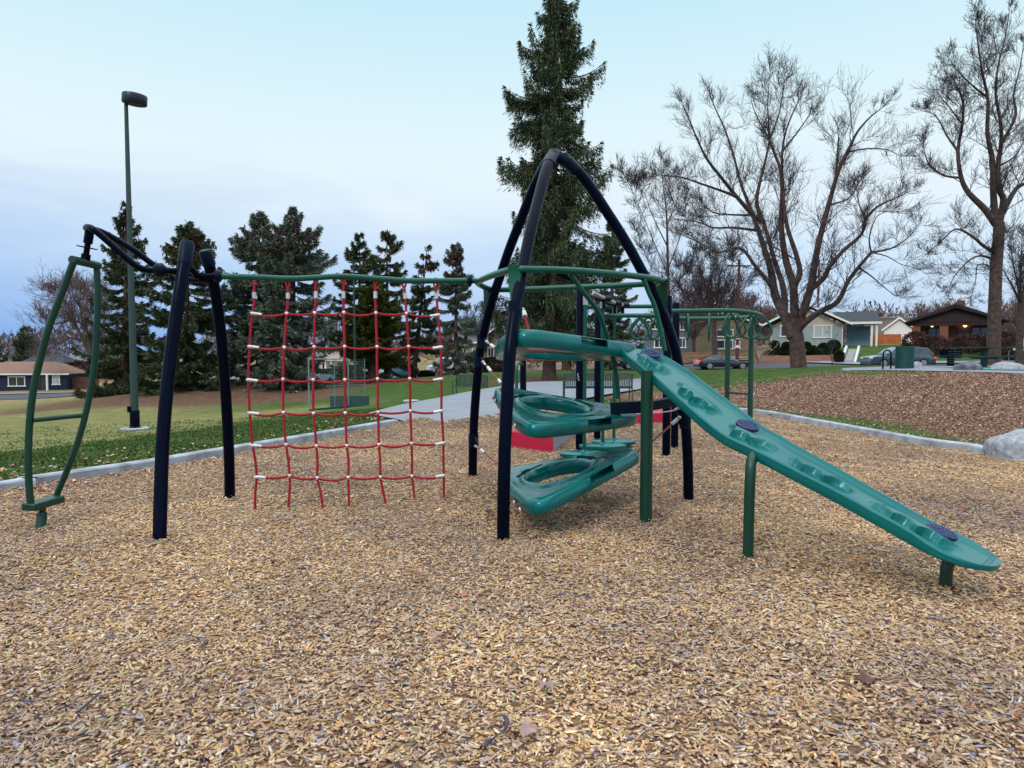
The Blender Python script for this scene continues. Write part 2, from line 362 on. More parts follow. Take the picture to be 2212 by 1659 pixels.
# ---------------------------------------------------------------- wood chip bed
CHIP = [((0.466, 0.297, 0.163), 9), ((0.622, 0.422, 0.237), 10), ((0.735, 0.548, 0.345), 8), ((0.534, 0.378, 0.257), 8), ((0.377, 0.252, 0.183), 6), ((0.244, 0.138, 0.098), 4), ((0.824, 0.685, 0.503), 4), ((0.535, 0.447, 0.384), 6), ((0.403, 0.389, 0.425), 1.65), ((0.666, 0.411, 0.177), 3), ((0.101, 0.063, 0.073), 2.45), ((0.443, 0.195, 0.1), 1.0), ((0.214, 0.232, 0.338), 0.55), ((0.624, 0.525, 0.26), 2), ((0.182, 0.308, 0.423), 0.19)]
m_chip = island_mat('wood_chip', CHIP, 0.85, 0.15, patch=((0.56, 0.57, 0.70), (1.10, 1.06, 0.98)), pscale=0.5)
def bed_material():
    m, t, b = nt('wood_chip_bed'); b.inputs['Roughness'].default_value = 0.95; b.inputs['Specular IOR Level'].default_value = 0.1
    tc = t.nodes.new('ShaderNodeTexCoord'); mp = t.nodes.new('ShaderNodeMapping'); L(t, tc.outputs['Object'], mp.inputs['Vector'])
    ns = t.nodes.new('ShaderNodeTexNoise'); ns.inputs['Scale'].default_value = 18
    L(t, tc.outputs['Object'], ns.inputs['Vector'])
    ad = t.nodes.new('ShaderNodeMix'); ad.data_type = 'VECTOR'; ad.inputs[0].default_value = 0.03
    L(t, mp.outputs[0], ad.inputs[4]); L(t, ns.outputs['Color'], ad.inputs[5])
    vo = t.nodes.new('ShaderNodeTexVoronoi'); vo.inputs['Scale'].default_value = 34; mp.inputs['Scale'].default_value = (0.6, 1.5, 1)
    L(t, ad.outputs[1], vo.inputs['Vector'])
    sp_ = t.nodes.new('ShaderNodeSeparateColor'); L(t, vo.outputs['Color'], sp_.inputs[0])
    r = t.nodes.new('ShaderNodeValToRGB'); r.color_ramp.interpolation = 'CONSTANT'; el = r.color_ramp.elements
    while len(el) > 1: el.remove(el[-1])
    tot = sum(c[1] for c in CHIP); acc = 0
    for i, (c, w) in enumerate(CHIP):
        e = el[0] if i == 0 else el.new(acc / tot)
        e.position = acc / tot; e.color = (*[x * 0.85 for x in c], 1); acc += w
    L(t, sp_.outputs[0], r.inputs['Fac'])
    r3 = t.nodes.new('ShaderNodeValToRGB'); r3.color_ramp.elements[0].position = 0.0; r3.color_ramp.elements[1].position = 0.7
    r3.color_ramp.elements[0].color = (1, 1, 1, 1); r3.color_ramp.elements[1].color = (0.35, 0.33, 0.33, 1)
    L(t, vo.outputs['Distance'], r3.inputs['Fac'])
    mx = t.nodes.new('ShaderNodeMix'); mx.data_type = 'RGBA'; mx.blend_type = 'MULTIPLY'; mx.inputs[0].default_value = 1
    L(t, r.outputs['Color'], mx.inputs[6]); L(t, r3.outputs['Color'], mx.inputs[7])
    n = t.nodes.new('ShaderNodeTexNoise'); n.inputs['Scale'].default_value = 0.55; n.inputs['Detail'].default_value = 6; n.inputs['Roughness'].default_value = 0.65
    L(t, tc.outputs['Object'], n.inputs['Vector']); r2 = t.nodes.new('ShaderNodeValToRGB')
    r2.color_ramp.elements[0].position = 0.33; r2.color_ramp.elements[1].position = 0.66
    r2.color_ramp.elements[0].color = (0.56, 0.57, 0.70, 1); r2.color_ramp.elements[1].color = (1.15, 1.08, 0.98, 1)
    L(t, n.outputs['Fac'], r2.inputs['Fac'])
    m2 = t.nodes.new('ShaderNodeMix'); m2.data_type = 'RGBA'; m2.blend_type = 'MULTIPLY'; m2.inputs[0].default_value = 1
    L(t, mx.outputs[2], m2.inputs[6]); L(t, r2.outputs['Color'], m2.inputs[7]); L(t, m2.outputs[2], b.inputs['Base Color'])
    bp = t.nodes.new('ShaderNodeBump'); bp.inputs['Strength'].default_value = 1; bp.inputs['Distance'].default_value = 0.02; bp.invert = True
    L(t, vo.outputs['Distance'], bp.inputs['Height']); L(t, bp.outputs['Normal'], b.inputs['Normal'])
    return m
FEET = [G(*q) for q in ((1087, 1160), (1021, 1030), (1487, 1072), (1395, 1122), (1613, 1208), (2043, 1270), (345, 1168), (496, 1073), (88, 1131), (1251, 971), (1290, 948), (1439, 985), (1457, 965))]
def mounds(x, y):
    z = 0
    for p in FEET: d2 = (x - p.x) ** 2 + (y - p.y) ** 2; z = z + .030 * np.exp(-d2 / .022) - .014 * np.exp(-d2 / .20)
    for (cx, cy, r, h) in ((3.45, 4.25, .35, -.045), (-4.5, 6.3, .5, -.04), (.9, 6.3, .5, -.035), (-1.7, 7.0, .6, -.03), (-.9, 3.6, .7, -.03), (1.6, 3.4, .9, .025)): z = z + h * np.exp(-((x - cx) ** 2 + (y - cy) ** 2) / (r * r))
    return z
def bedz(x, y):
    z = 0.018 * wob(x, y, 1.1, 5) + 0.010 * wob(x, y, 3.1, 8)
    d = edist(x, y, BP[7:14], closed=False)
    return z - 0.012 + .125 * smooth01(1 - d / .9) * (1 + .25 * wob(x, y, 5, 3)) + mounds(x, y)
bx = np.arange(-14, 12.5, 0.07); by = np.arange(-7.5, 21, 0.07); X2, Y2 = np.meshgrid(bx, by)
ins = sdist(X2, Y2) < 0.05 + 0.06 * wob(X2, Y2, 4, 2)
Z2 = bedz(X2, Y2)
ii = np.arange(X2.size).reshape(X2.shape)
ok = ins[:-1, :-1] & ins[:-1, 1:] & ins[1:, 1:] & ins[1:, :-1]
Q = np.stack([ii[:-1, :-1], ii[:-1, 1:], ii[1:, 1:], ii[1:, :-1]], -1)[ok]
us, inv = np.unique(Q, return_inverse=True)
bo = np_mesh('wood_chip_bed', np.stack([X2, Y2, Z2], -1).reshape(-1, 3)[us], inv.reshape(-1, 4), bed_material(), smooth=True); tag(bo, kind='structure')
def scatter(name, x, y, z, ln, wd, th, m, label, cat, tilt=0.24, bend=0.0, kind='stuff'):
    """thin chips lying at random headings: flat-topped slivers with four sides"""
    n = len(x); a = rng.uniform(0, 2 * PI, n)
    d = np.stack([np.cos(a), np.sin(a), rng.normal(0, tilt, n)], -1); d /= np.linalg.norm(d, axis=1)[:, None]
    up = np.stack([rng.normal(0, tilt, n), rng.normal(0, tilt, n), np.ones(n)], -1)
    s = np.cross(d, up); s /= np.linalg.norm(s, axis=1)[:, None]; u = np.cross(s, d)
    c = np.stack([x, y, z], -1); V = np.zeros((n, 8, 3)); tp = rng.uniform(0.35, 1.0, (n, 4)); sk = rng.uniform(-.35, .35, n)
    k = 0
    for zz in (0, 1):
        for (i, j) in ((-1, -1), (1, -1), (1, 1), (-1, 1)):
            V[:, k] = c + d * (i * ln / 2)[:, None] + s * (j * wd / 2 * tp[:, k % 4] + sk * wd * i)[:, None] + u * ((zz - 0.5) * th)[:, None]; k += 1
    b = np.arange(n)[:, None] * 8
    Q = np.concatenate([b + np.array(f) for f in ([4, 5, 6, 7], [0, 1, 5, 4], [1, 2, 6, 5], [2, 3, 7, 6], [3, 0, 4, 7])])
    o = np_mesh(name, V.reshape(-1, 3), Q, m); return tag(o, label, cat, kind=kind)
xs, ys, zs, ls = [], [], [], []
for (x0, x1, y0, y1, den, sc) in ((-4.6, 4.8, 1.2, 4.4, 3600, 1.0), (-6.6, 6.8, 4.4, 7.2, 2400, .96), (-8, 8.5, 7.2, 11, 1150, 1.02), (-8, 9, 11, 19.5, 460, 1.15), (4.8, 9, 0, 4.4, 900, 1.1), (-9, -4.6, 0, 4.4, 900, 1.1), (6.8, 9, 4.4, 7.2, 600, 1.2), (-9, -6.6, 4.4, 7.2, 600, 1.2), (-4.6, 4.8, -1, 1.2, 900, 1.15), (-9, 9, -5, -1, 150, 1.3)):
    n = int((x1 - x0) * (y1 - y0) * den); x = rng.uniform(x0, x1, n); y = rng.uniform(y0, y1, n)
    k = sdist(x, y) < 0.03 + 0.05 * rng.random(n); x, y = x[k], y[k]
    xs.append(x); ys.append(y); ls.append(np.full(len(x), sc))
x = np.concatenate(xs); y = np.concatenate(ys); sc = np.concatenate(ls); n = len(x)
ln = np.clip(rng.lognormal(math.log(0.0235), 0.48, n), 0.007, 0.075) * sc; wd = np.clip(rng.lognormal(math.log(0.0118), 0.42, n), 0.004, 0.028) * sc
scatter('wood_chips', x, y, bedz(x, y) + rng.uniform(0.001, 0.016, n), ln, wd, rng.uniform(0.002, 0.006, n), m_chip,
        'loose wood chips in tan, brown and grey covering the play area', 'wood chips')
# ---------------------------------------------------------------- kerbs
m_conc = mat('kerb_concrete', (0.31, 0.34, 0.40), 0.85, var=0.40, scale=3.5, bump=0.35, bscale=60)
def kerb(name, pts, w=0.17, top=0.10, bot=-0.2):
    pts = catmull([(p[0], p[1]) for p in pts], 4); V = []; Fc = []; n = len(pts)
    for i, p in enumerate(pts):
        a = Vector(pts[max(i - 1, 0)]); b = Vector(pts[min(i + 1, n - 1)]); t = (b - a).normalized(); s = Vector((-t.y, t.x))
        for o_, z in ((0, bot), (0, top - .02), (.02, top), (w - .02, top), (w, top - .02), (w, bot)):
            V.append((p[0] + s.x * o_, p[1] + s.y * o_, z))
    for i in range(n - 1):
        for k in range(5): Fc.append((i * 6 + k, i * 6 + k + 1, (i + 1) * 6 + k + 1, (i + 1) * 6 + k))
    Fc += [tuple(range(6))[::-1], tuple((n - 1) * 6 + k for k in range(6))]
    return tag(link_mesh(name, V, Fc, m_conc), kind='structure')
kerb('kerb', [bed[0] + d0 * 5] + bed[0:8])
kerb('kerb', [bed[i] for i in (12, 13)] + bed[13:] + [Vector((9.2, 7.7)), Vector((11.4, 3.2))], w=0.16)
# ---------------------------------------------------------------- paths, street
m_path = mat('path_concrete', (0.20, 0.225, 0.275), 0.85, var=0.10, scale=1.2, bump=0.2, bscale=60)
m_asph = mat('asphalt', (0.055, 0.058, 0.07), 0.9, var=0.2, scale=1.5, bump=0.3, bscale=40)
def sheet(name, left, right, m, dz=0.012, nu=8, k=6, kind='structure'):
    """strip draped over the terrain between two edge lines"""
    a = catmull([tuple(p) for p in left], k); b = catmull([tuple(p) for p in right], k); n = min(len(a), len(b))
    xs = np.array([[p[0] + (q[0] - p[0]) * j / nu for j in range(nu + 1)] for p, q in zip(a, b)])
    ys = np.array([[p[1] + (q[1] - p[1]) * j / nu for j in range(nu + 1)] for p, q in zip(a, b)])
    z = hgt(xs, ys)
    if name == 'path': sdp = sdist(xs, ys); z = np.where(sdp > -.05, np.maximum(z, BZ - .01), BZ + (sdp + .05) * .38)
    V = np.stack([xs, ys, z + dz], -1).reshape(-1, 3); w = nu + 1
    ii = np.arange(n * w).reshape(n, w); Q = np.stack([ii[:-1, :-1], ii[:-1, 1:], ii[1:, 1:], ii[1:, :-1]], -1).reshape(-1, 4)
    return tag(np_mesh(name, V, Q, m, smooth=True), kind=kind)
def p2(u, v, Y): return P(u, v, Y).to_2d()
PE1 = [p2(796, 900, 16.6), p2(870, 886, 19.3), p2(960, 873, 22.6), p2(1017, 863, 25.6), p2(1078, 853, 29), p2(1140, 839, 33), p2(1225, 836, 34), p2(1400, 836, 34)]
PE2 = [p2(846, 911, 15.2), p2(905, 922, 14.6), p2(1010, 930, 14.2), p2(1100, 925, 14.6), p2(1190, 905, 17), p2(1245, 890, 18.3), p2(1262, 868, 21.6), p2(1400, 846, 28)]
PATHP = np.array([tuple(p) for p in PE1] + [tuple(p) for p in reversed(PE2)])
sheet('path', PE1,
      PE2, m_path, 0.05, 14, 8)
sheet('path', [p2(2420, 825, 16.5), p2(2200, 812, 20), p2(2050, 804, 22), p2(1900, 797, 24.5), p2(1820, 795, 26)], [p2(2420, 800, 25), p2(2200, 796, 26.5), p2(2050, 795, 27), p2(1900, 794, 27.5), p2(1820, 794, 28)], m_path, 0.03, 10, 8)
m_court = mat('green_court_surface', (0.02, 0.26, 0.20), 0.8, var=0.12, scale=1.0, bump=0.1)
sheet('court_surface', [p2(2400, 808, 20.5), p2(2200, 803, 21.5), p2(2075, 800, 22.8)], [p2(2400, 798, 26), p2(2200, 796.5, 26), p2(2075, 797, 25)], m_court, 0.05, 6, 6)
cen = [(-500, 878, 80), (-200, 871, 82), (0, 864, 84), (230, 849, 84), (470, 832, 78), (700, 827, 70), (860, 819, 68), (1000, 809, 65), (1200, 801, 60), (1400, 799, 58), (1600, 799, 58), (1750, 797, 57), (1900, 796, 53), (2150, 795, 53), (2500, 795, 54)]
cen = [Vector(catp) for catp in catmull([tuple(p2(*c)) for c in cen], 3)]
le, ri = [], []
for i, c in enumerate(cen):
    t = (cen[min(i + 1, len(cen) - 1)] - cen[max(i - 1, 0)]).normalized(); s = Vector((-t.y, t.x)); le.append(c + s * 4.2); ri.append(c - s * 4.2)
sheet('street', le, ri, m_asph, 0.06, 8, 2)
sheet('pavement', [c + (c - r).normalized() * 2.2 for c, r in zip(le, ri)], [c + (c - r).normalized() * 0.6 for c, r in zip(le, ri)], m_path, 0.11, 3, 2)
# ---------------------------------------------------------------- grass and leaves lying on the ground
m_blade = island_mat('grass_blade', [((0.030, 0.072, 0.018), 3), ((0.048, 0.098, 0.024), 4), ((0.075, 0.125, 0.032), 3), ((0.15, 0.14, 0.06), 1)], 0.8, 0.15)
def blades(n, box, test, hmul=1.0):
    x = rng.uniform(box[0], box[1], n); y = rng.uniform(box[2], box[3], n); k = test(x, y); x, y = x[k], y[k]; n = len(x)
    a = rng.uniform(0, 2 * PI, n); h = rng.uniform(0.012, 0.040, n) * hmul; w = rng.uniform(0.006, 0.014, n) * (0.7 + y / 14); z = hgt(x, y)
    dx, dy = np.cos(a) * w, np.sin(a) * w; lx, ly = rng.normal(0, 0.025, n), rng.normal(0, 0.025, n)
    V = np.zeros((n, 3, 3)); V[:, 0] = np.stack([x - dx, y - dy, z - .005], -1); V[:, 1] = np.stack([x + dx, y + dy, z - .005], -1); V[:, 2] = np.stack([x + lx, y + ly, z + h], -1)
    return V
def tl(x, y): s = sdist(x, y); t_, n_, l_, d_ = covers(x, y); return (s > 0.2) & (x < -1.0) & ~inside(x, y, PATHP) & (rng.random(len(x)) < np.clip(1.15 - t_, 0.08, 1) * np.clip(1.2 - (s - 3) / 8, .15, 1))
def tr(x, y): s = sdist(x, y); t_, n_, l_, d_ = covers(x, y); return (s > 0.17) & ~inside(x, y, PATHP) & (rng.random(len(x)) < (1 - l_) * np.where(s < 1.6, 1, .5)) & (x > 2)
Vb = np.concatenate([blades(150000, (-14, -1, 7, 22), tl), blades(13000, (3, 12, 7, 25), tr)]); nb = len(Vb)
tag(np_mesh('grass', Vb.reshape(-1, 3), np.arange(nb * 3).reshape(-1, 3), m_blade, k=3), 'short green grass growing beside the concrete kerbs', 'grass', kind='stuff')
LEAF = [((0.334, 0.181, 0.135), 5), ((0.225, 0.114, 0.087), 6), ((0.478, 0.296, 0.218), 4), ((0.13, 0.067, 0.058), 5), ((0.348, 0.148, 0.103), 2), ((0.666, 0.484, 0.346), 1.2), ((0.318, 0.222, 0.243), 3), ((0.608, 0.403, 0.128), 0.4)]
m_leaf = island_mat('dry_leaf', LEAF, 0.7, 0.3)
def leaves(name, x, y, z, size, label, cat='leaves'):
    n = len(x); a = rng.uniform(0, 2 * PI, n); d = np.stack([np.cos(a), np.sin(a), rng.normal(0, .25, n)], -1); s = np.stack([-np.sin(a), np.cos(a), rng.normal(0, .25, n)], -1)
    c = np.stack([x, y, z], -1); S = size[:, None]; V = np.zeros((n, 6, 3)); cu = rng.uniform(-.1, .28, n)
    up = np.zeros((n, 3)); up[:, 2] = cu
    V[:, 0] = c - d * S * .55; V[:, 1] = c - s * S * .42 - d * S * .1 + up * S; V[:, 2] = c + d * S * .2 - s * S * .3 + up * S * .8; V[:, 3] = c + d * S * .6
    V[:, 4] = c + d * S * .15 + s * S * .36 + up * S * .8; V[:, 5] = c + s * S * .40 - d * S * .15 + up * S
    b = np.arange(n)[:, None] * 6; Q = np.concatenate([b + np.array([0, 1, 2, 3]), b + np.array([0, 3, 4, 5])])
    return tag(np_mesh(name, V.reshape(-1, 3), Q, m_leaf), label, cat, kind='stuff')
n = 330000; x = rng.uniform(3, 22, n); y = rng.uniform(8.5, 27, n); t_, n_, l_, d_ = covers(x, y); s = sdist(x, y)
k = (s > 0.2) & (rng.random(n) < np.clip(l_ * (.50 + .42 * (wob(x, y, 1.3, 4) > -.35)) + 0.14, 0, 1)) & (x < y * 0.95 + 3); x, y = x[k], y[k]
leaves('leaf_litter', x, y, hgt(x, y) + rng.uniform(.003, .02, len(x)), rng.uniform(.016, .048, len(x)), 'brown fallen leaves blanketing the bank right of the slide', 'leaves')
n = 2600; t = rng.random(n); i = rng.integers(0, 7, n); a = BP[i] + (BP[i + 1] - BP[i]) * t[:, None]; off = np.abs(rng.normal(0, 0.9, n)) + .2
x = a[:, 0] - off * .9; y = a[:, 1] + off * .45; k = (rng.random(n) < 0.16) & (sdist(x, y) > .2); x, y = x[k], y[k]
leaves('scattered_leaves', x, y, hgt(x, y) + .03, rng.uniform(.03, .07, len(x)), 'few red and brown leaves on the grass along the left kerb', 'leaves')
n = 600; x = np.concatenate([rng.uniform(-6, 7, n // 3), a[:n - n // 3, 0] + rng.uniform(.05, .6, n - n // 3)]); y = np.concatenate([rng.uniform(3, 15, n // 3), a[:n - n // 3, 1] - rng.uniform(.0, .25, n - n // 3)])
k = sdist(x, y) < -.05; x, y = x[k], y[k]
leaves('stray_leaves', x, y, bedz(x, y) + .022, rng.uniform(.025, .055, len(x)), 'stray dry leaves lying on the wood chips', 'leaves')
# ================================================================ three-legged climbing tower
def c1(x, y): return (x * .448, 442.4 + y * .448)
def c2(x, y): return (442.4 + x * .34124, 566.3 + y * .34124)
def c3(x, y): return (990.9 + x * .29858, 300.8 + y * .29858)
def c4(x, y): return (990.98 + x * .3094, 672.4 + y * .3094)
def c7(x, y): return (1238.7 + x * .2133, 619.4 + y * .2133)
bF, bL, bR = G(1087, 1160), G(1021, 1030), G(1487, 1072)
AX = (bF + bL + bR) / 3
PROF = [(0.0, 1.0), (0.4, .992), (0.9, .966), (1.54, .905), (1.77, .865), (2.03, .80), (2.31, .715), (2.51, .64), (2.83, .52), (3.14, .385), (3.51, .215), (3.76, .05)]
def leg_path(b, z0=-.1):
    pts = [b + Vector((0, 0, z0))] + [AX + (b - AX) * f + Vector((0, 0, z)) for z, f in PROF]
    return catmull([tuple(p) for p in pts], 4)
def leg_at(b, z):
    for (z0, f0), (z1, f1) in zip(PROF, PROF[1:]):
        if z0 <= z <= z1: f = f0 + (f1 - f0) * (z - z0) / (z1 - z0); return AX + (b - AX) * f + Vector((0, 0, z))
tower = thing('climbing_tower', 'tall black three-legged climbing tower with a green hoop around it, centre of the play area', 'climbing tower', (AX.x, AX.y, 0))
LR = .057
for b in (bF, bL, bR): MB().tube(leg_path(b), LR, 20).build('leg', m_black, tower)
apex = MB(); top = AX + Vector((0, 0, 3.765)); apex.ball(top + Vector((0, 0, .0)), .072, 8, (1, 1, .9))
for b in (bF, bL, bR):
    e = leg_at(b, 3.60); apex.tube([top, leg_at(b, 3.69), e], .066, 20)
m_cap = mat('black_cast_joint', (0.002, 0.005, 0.014), 0.38, var=0.3, bump=.1, spec=.2); m_cap.node_tree.nodes['Principled BSDF'].inputs['Specular Tint'].default_value = (.35, .6, 1.0, 1)
apex.build('apex_joint', m_cap, tower)
ringpts = [P(1032.7, 610, 7.5), P(1041, 604, 7.15), P(1060, 596, 6.85), P(1085, 588, 6.55), P(1113, 582, 6.3), P(1150, 582, 6.28), P(1235.7, 584.5, 6.46), P(1330, 592, 6.8), P(1400, 600, 7.12), P(1427, 605, 7.32),
           P(1431, 609, 7.5), P(1415, 612, 7.68), P(1388, 614, 7.8), P(1330, 617, 7.95), P(1247.7, 620, 8.1), P(1160, 624, 8.28), P(1080.5, 626, 8.42), P(1058, 624, 8.35), P(1042, 618, 8.05), P(1034, 613, 7.8)]
MB().tube(catmull([tuple(p) for p in ringpts], 6, True), .033, 14, closed=True).build('guard_hoop', m_green, tower)
for (u, v, Y, b) in ((1113, 583, 6.3, bF), (1056, 627, 8.4, bL), (1434, 607, 7.45, bR)):
    q = P(u, v, Y); lg = leg_at(b, 2.12); lt = leg_at(b, 2.34); out = (q - AX); out.z = 0; out.normalize(); sd = Vector((-out.y, out.x, 0))
    g = MB(); tip = Vector((q.x, q.y, q.z + .045)) + out * .05
    pts = [tip, tip + Vector((0, 0, -.10)) - out * .02, lg + out * .05 + Vector((0, 0, -.08)), lt + out * .02]
    a = [p + sd * .06 * (1 if i in (0, 1) else .7) for i, p in enumerate(pts)]; c = [p - sd * .06 * (1 if i in (0, 1) else .7) for i, p in enumerate(pts)]
    g.add(a + c, [(0, 1, 2, 3), (7, 6, 5, 4), (0, 4, 5, 1), (1, 5, 6, 2), (2, 6, 7, 3), (3, 7, 4, 0)])
    g.build('hoop_bracket', m_green if b is bF else m_green2, tower, bevel=.006)
    # bolted clamps where the tether ropes meet the leg
r1 = [c3(805, 972) + (6.47,), c3(855, 1040) + (6.55,), c3(905, 1110) + (6.6,), c3(1000, 1235) + (6.8,), c3(1060, 1380) + (6.95,), c3(1100, 1520) + (7.05,), c3(1130, 1650) + (7.1,), (1334, 835, 7.12), (1335, 862, 7.12)]
r2 = [c3(1338, 1015) + (7.02,), c3(1375, 1110) + (7.05,), c3(1420, 1215) + (7.08,), c3(1450, 1330) + (7.1,), c3(1475, 1440) + (7.1,), c3(1492, 1530) + (7.1,)]
for rr in (r1, r2): MB().tube(catmull([tuple(P(*p)) for p in rr], 6), .024, 12).build('grab_rail', m_green, tower)
# black arm carrying the middle platform
arm = MB(); a0 = P(1319, 882, 7.08); a1 = P(1396, 878, 7.0); a2 = P(1462, 866, 7.3); e = P(1475, 872, 7.45)
arm.bar(a0, a1, .10, .125); arm.bar(a1 - Vector((.02, 0, 0)), a2, .10, .10); arm.bar(a2, e, .08, .10)
arm.build('platform_arm', m_cap, tower, bevel=.01)
# ================================================================ climbing platforms
def kidney(cx, cy, r0, r1, a0, a1, z0, z1, n=10):
    o = []; 
    for i in range(n + 1): a = a0 + (a1 - a0) * i / n; o.append((cx + r1 * math.cos(a), cy + r1 * math.sin(a)))
    for i in range(n + 1): a = a1 + (a0 - a1) * i / n; o.append((cx + r0 * math.cos(a), cy + r0 * math.sin(a)))
    return o
OUT = [(1.17, 0), (1.13, -.13), (.95, -.26), (.62, -.44), (.2, -.66), (-.2, -.84), (-.46, -.95), (-.60, -.95), (-.70, -.84), (-.75, -.55), (-.78, 0), (-.75, .55), (-.70, .84), (-.60, .95), (-.46, .95), (-.2, .84), (.2, .66), (.62, .44), (.95, .26), (1.13, .13)]
OUTC = catmull(OUT, 6, True)
def platform(name, label, A, B, Cc, th=.14):
    """A far corner, B near corner, C blunt tip; the top face passes through the three"""
    n = (Cc - A).cross(B - A).normalized()
    if n.z < 0: n = -n
    def W(a, b, z=0):          # local (a, b) -> world; A=(-.62,.85) B=(-.62,-.85) C=(1.15,0)
        s = (a + .62) / 1.77; m = (A + B) / 2 + (A - B) * (b / 1.7)
        return m + (Cc - (A + B) / 2) * s + n * z
    root = thing(name, label, 'platform', tuple(W(0, 0)), group='teal platforms inside the climbing tower')
    hc = (-.03, 0); N = len(OUTC); hr = .43
    H = []
    for (a, b) in OUTC:
        t = math.atan2(b - hc[1], a - hc[0]); H.append((hc[0] + hr * 1.0 * math.cos(t), hc[1] + hr * .98 * math.sin(t)))
    prof = []       # (blend 0 outer .. 1 hole, extra inset metres from outer, z)
    for ins, z in ((.07, -th), (.03, -th * .97), (.006, -th * .8), (0, -th * .5), (.008, -th * .22), (.03, -.012), (.07, 0.0), (.11, -.002)): prof.append((0, ins, z))
    for f, z in ((.40, -.010), (.55, -.012), (.66, -.018), (.70, -.006), (.80, .004), (.90, .0), (.955, -.012), (.985, -.04), (1.0, -.08), (1.0, -th * .95), (.97, -th * 1.02), (.9, -th), (.86, -th * .96), (.3, -th * .96)): prof.append((f, 0, z))
    V = []
    for f, ins, z in prof:
        for (oa, ob), (ha, hb) in zip(OUTC, H):
            da, db = ha - oa, hb - ob; l = math.hypot(da, db); ff = max(f, 0) if ins == 0 else ins / l
            V.append(W(oa + da * ff, ob + db * ff, z))
    k = len(prof); Fc = []
    for i in range(k):
        for j in range(N):
            a, b = i * N + j, i * N + (j + 1) % N; c, d = ((i + 1) % k) * N + (j + 1) % N, ((i + 1) % k) * N + j
            Fc.append((a, d, c, b))
    body = link_mesh('platform_body', V, Fc, m_teal, root)
    # hand slots cut as pockets into the top and near side
    slots = [kidney(-.03, 0, .49, .63, R(95), R(150), 0, 0), kidney(-.03, 0, .50, .66, R(2), R(44), 0, 0)]
    cut = MB(); o0 = org(root)
    for s in slots:
        lo = [W(a, b, -.12) - o0 for a, b in s]; hi = [W(a, b, .06) - o0 for a, b in s]; m = len(s)
        cut.add(lo + hi, [tuple(range(m))[::-1], tuple(range(m, 2 * m))] + [(i, (i + 1) % m, m + (i + 1) % m, m + i) for i in range(m)])
    q_ = [W(a, b, z) - o0 for z in (-.085, -.012) for a, b in ((.18, -.40), (.18, -.95), (.60, -.75), (.60, -.27))]
    cut.add(q_, [(3, 2, 1, 0), (4, 5, 6, 7), (0, 1, 5, 4), (1, 2, 6, 5), (2, 3, 7, 6), (3, 0, 4, 7)])
    cm = bpy.data.meshes.new('cut'); cm.from_pydata(cut.v, [], cut.f); co_ = bpy.data.objects.new('cut', cm); COL.objects.link(co_); co_.location = o0
    bpy.context.view_layer.update()
    import bmesh
    for me in (cm, body.data):
        bm = bmesh.new(); bm.from_mesh(me); bmesh.ops.recalc_face_normals(bm, faces=bm.faces); bm.to_mesh(me); bm.free()
    md = body.modifiers.new('slots', 'BOOLEAN'); md.object = co_; md.operation = 'DIFFERENCE'; md.solver = 'EXACT'
    bpy.context.view_layer.update()
    dg = bpy.context.evaluated_depsgraph_get(); nm = bpy.data.meshes.new_from_object(body.evaluated_get(dg))
    body.modifiers.clear()
    if len(nm.polygons) > 500:
        body.data = nm; nm.polygons.foreach_set('use_smooth', [True] * len(nm.polygons)); nm.set_sharp_from_angle(angle=R(38))
    bpy.data.objects.remove(co_)
    return root, W
plat = []
pos = [('teal moulded platform highest in the tower, seen from below beside the slide top', P(1218, 770, 8.0), P(1118, 717, 6.15), P(1366, 757, 7.45)),
       ('teal platform with an oval hole at mid height, tip held by a black arm', P(*c4(290, 532), 8.0), P(*c4(500, 758), 6.12), P(*c4(1228, 690), 7.5)),
       ('lowest teal platform with an oval hole, near corner almost on the wood chips', P(*c4(320, 1108), 7.85), P(*c4(515, 1305), 6.0), P(*c4(1228, 950), 7.35))]
pos[0] = (pos[0][0], P(*c4(295, 240), 7.9), P(*c4(430, 125), 6.15), P(*c4(1225, 235), 7.4))
for lab, A, B, Cc in pos: plat.append(platform('climbing_platform', lab, A, B, Cc, .17 if 'highest' in lab else .15))
# tether ropes, each with its ferrules, tied to the platform it holds
def tether(parent, px, Ys, r=.011, fer=((.25, .38),), mrope=None, hook=True):
    pts = [P(u, v, Y) for (u, v), Y in zip(px, Ys)]; pts = [Vector(p) for p in catmull([tuple(p) for p in pts], 5)]
    rp = MB().tube(pts, r, 10).build('tether_rope', mrope or m_rope2, parent)
    n = len(pts) - 1
    for f0, f1 in fer:
        a, b = pts[int(f0 * n)], pts[min(n, int(f1 * n) + 1)]
        MB().tube([a, a + (b - a).normalized() * .085], r * 1.9, 12).build('ferrule', m_alu, rp)
    if hook: MB().ball(pts[0], .022, 6).tube([pts[0], pts[0] + (pts[1] - pts[0]).normalized() * .05], .014, 8).build('shackle', m_steel, rp)
    return rp
rt, rm, rb = [p[0] for p in plat]
tether(rt, [c4(195, 212), c4(225, 235), c4(268, 268)], (8.1, 8.05, 7.95), fer=((.55, .8),))
tether(rt, [c4(448, -10), c4(456, 20), c4(470, 70), c4(485, 135)], (6.45, 6.4, 6.3, 6.2), .014, fer=((.2, .5),), mrope=m_rope)
tether(rm, [c4(170, 355), c4(210, 400), c4(250, 450), c4(285, 488), c4(318, 540)], (8.4, 8.35, 8.25, 8.15, 8.0), fer=((.22, .3), (.72, .8)))
tether(rb, [c4(118, 942), c4(165, 975), c4(215, 1020), c4(268, 1062), c4(330, 1130)], (8.65, 8.55, 8.4, 8.2, 7.9), fer=((.2, .3),))
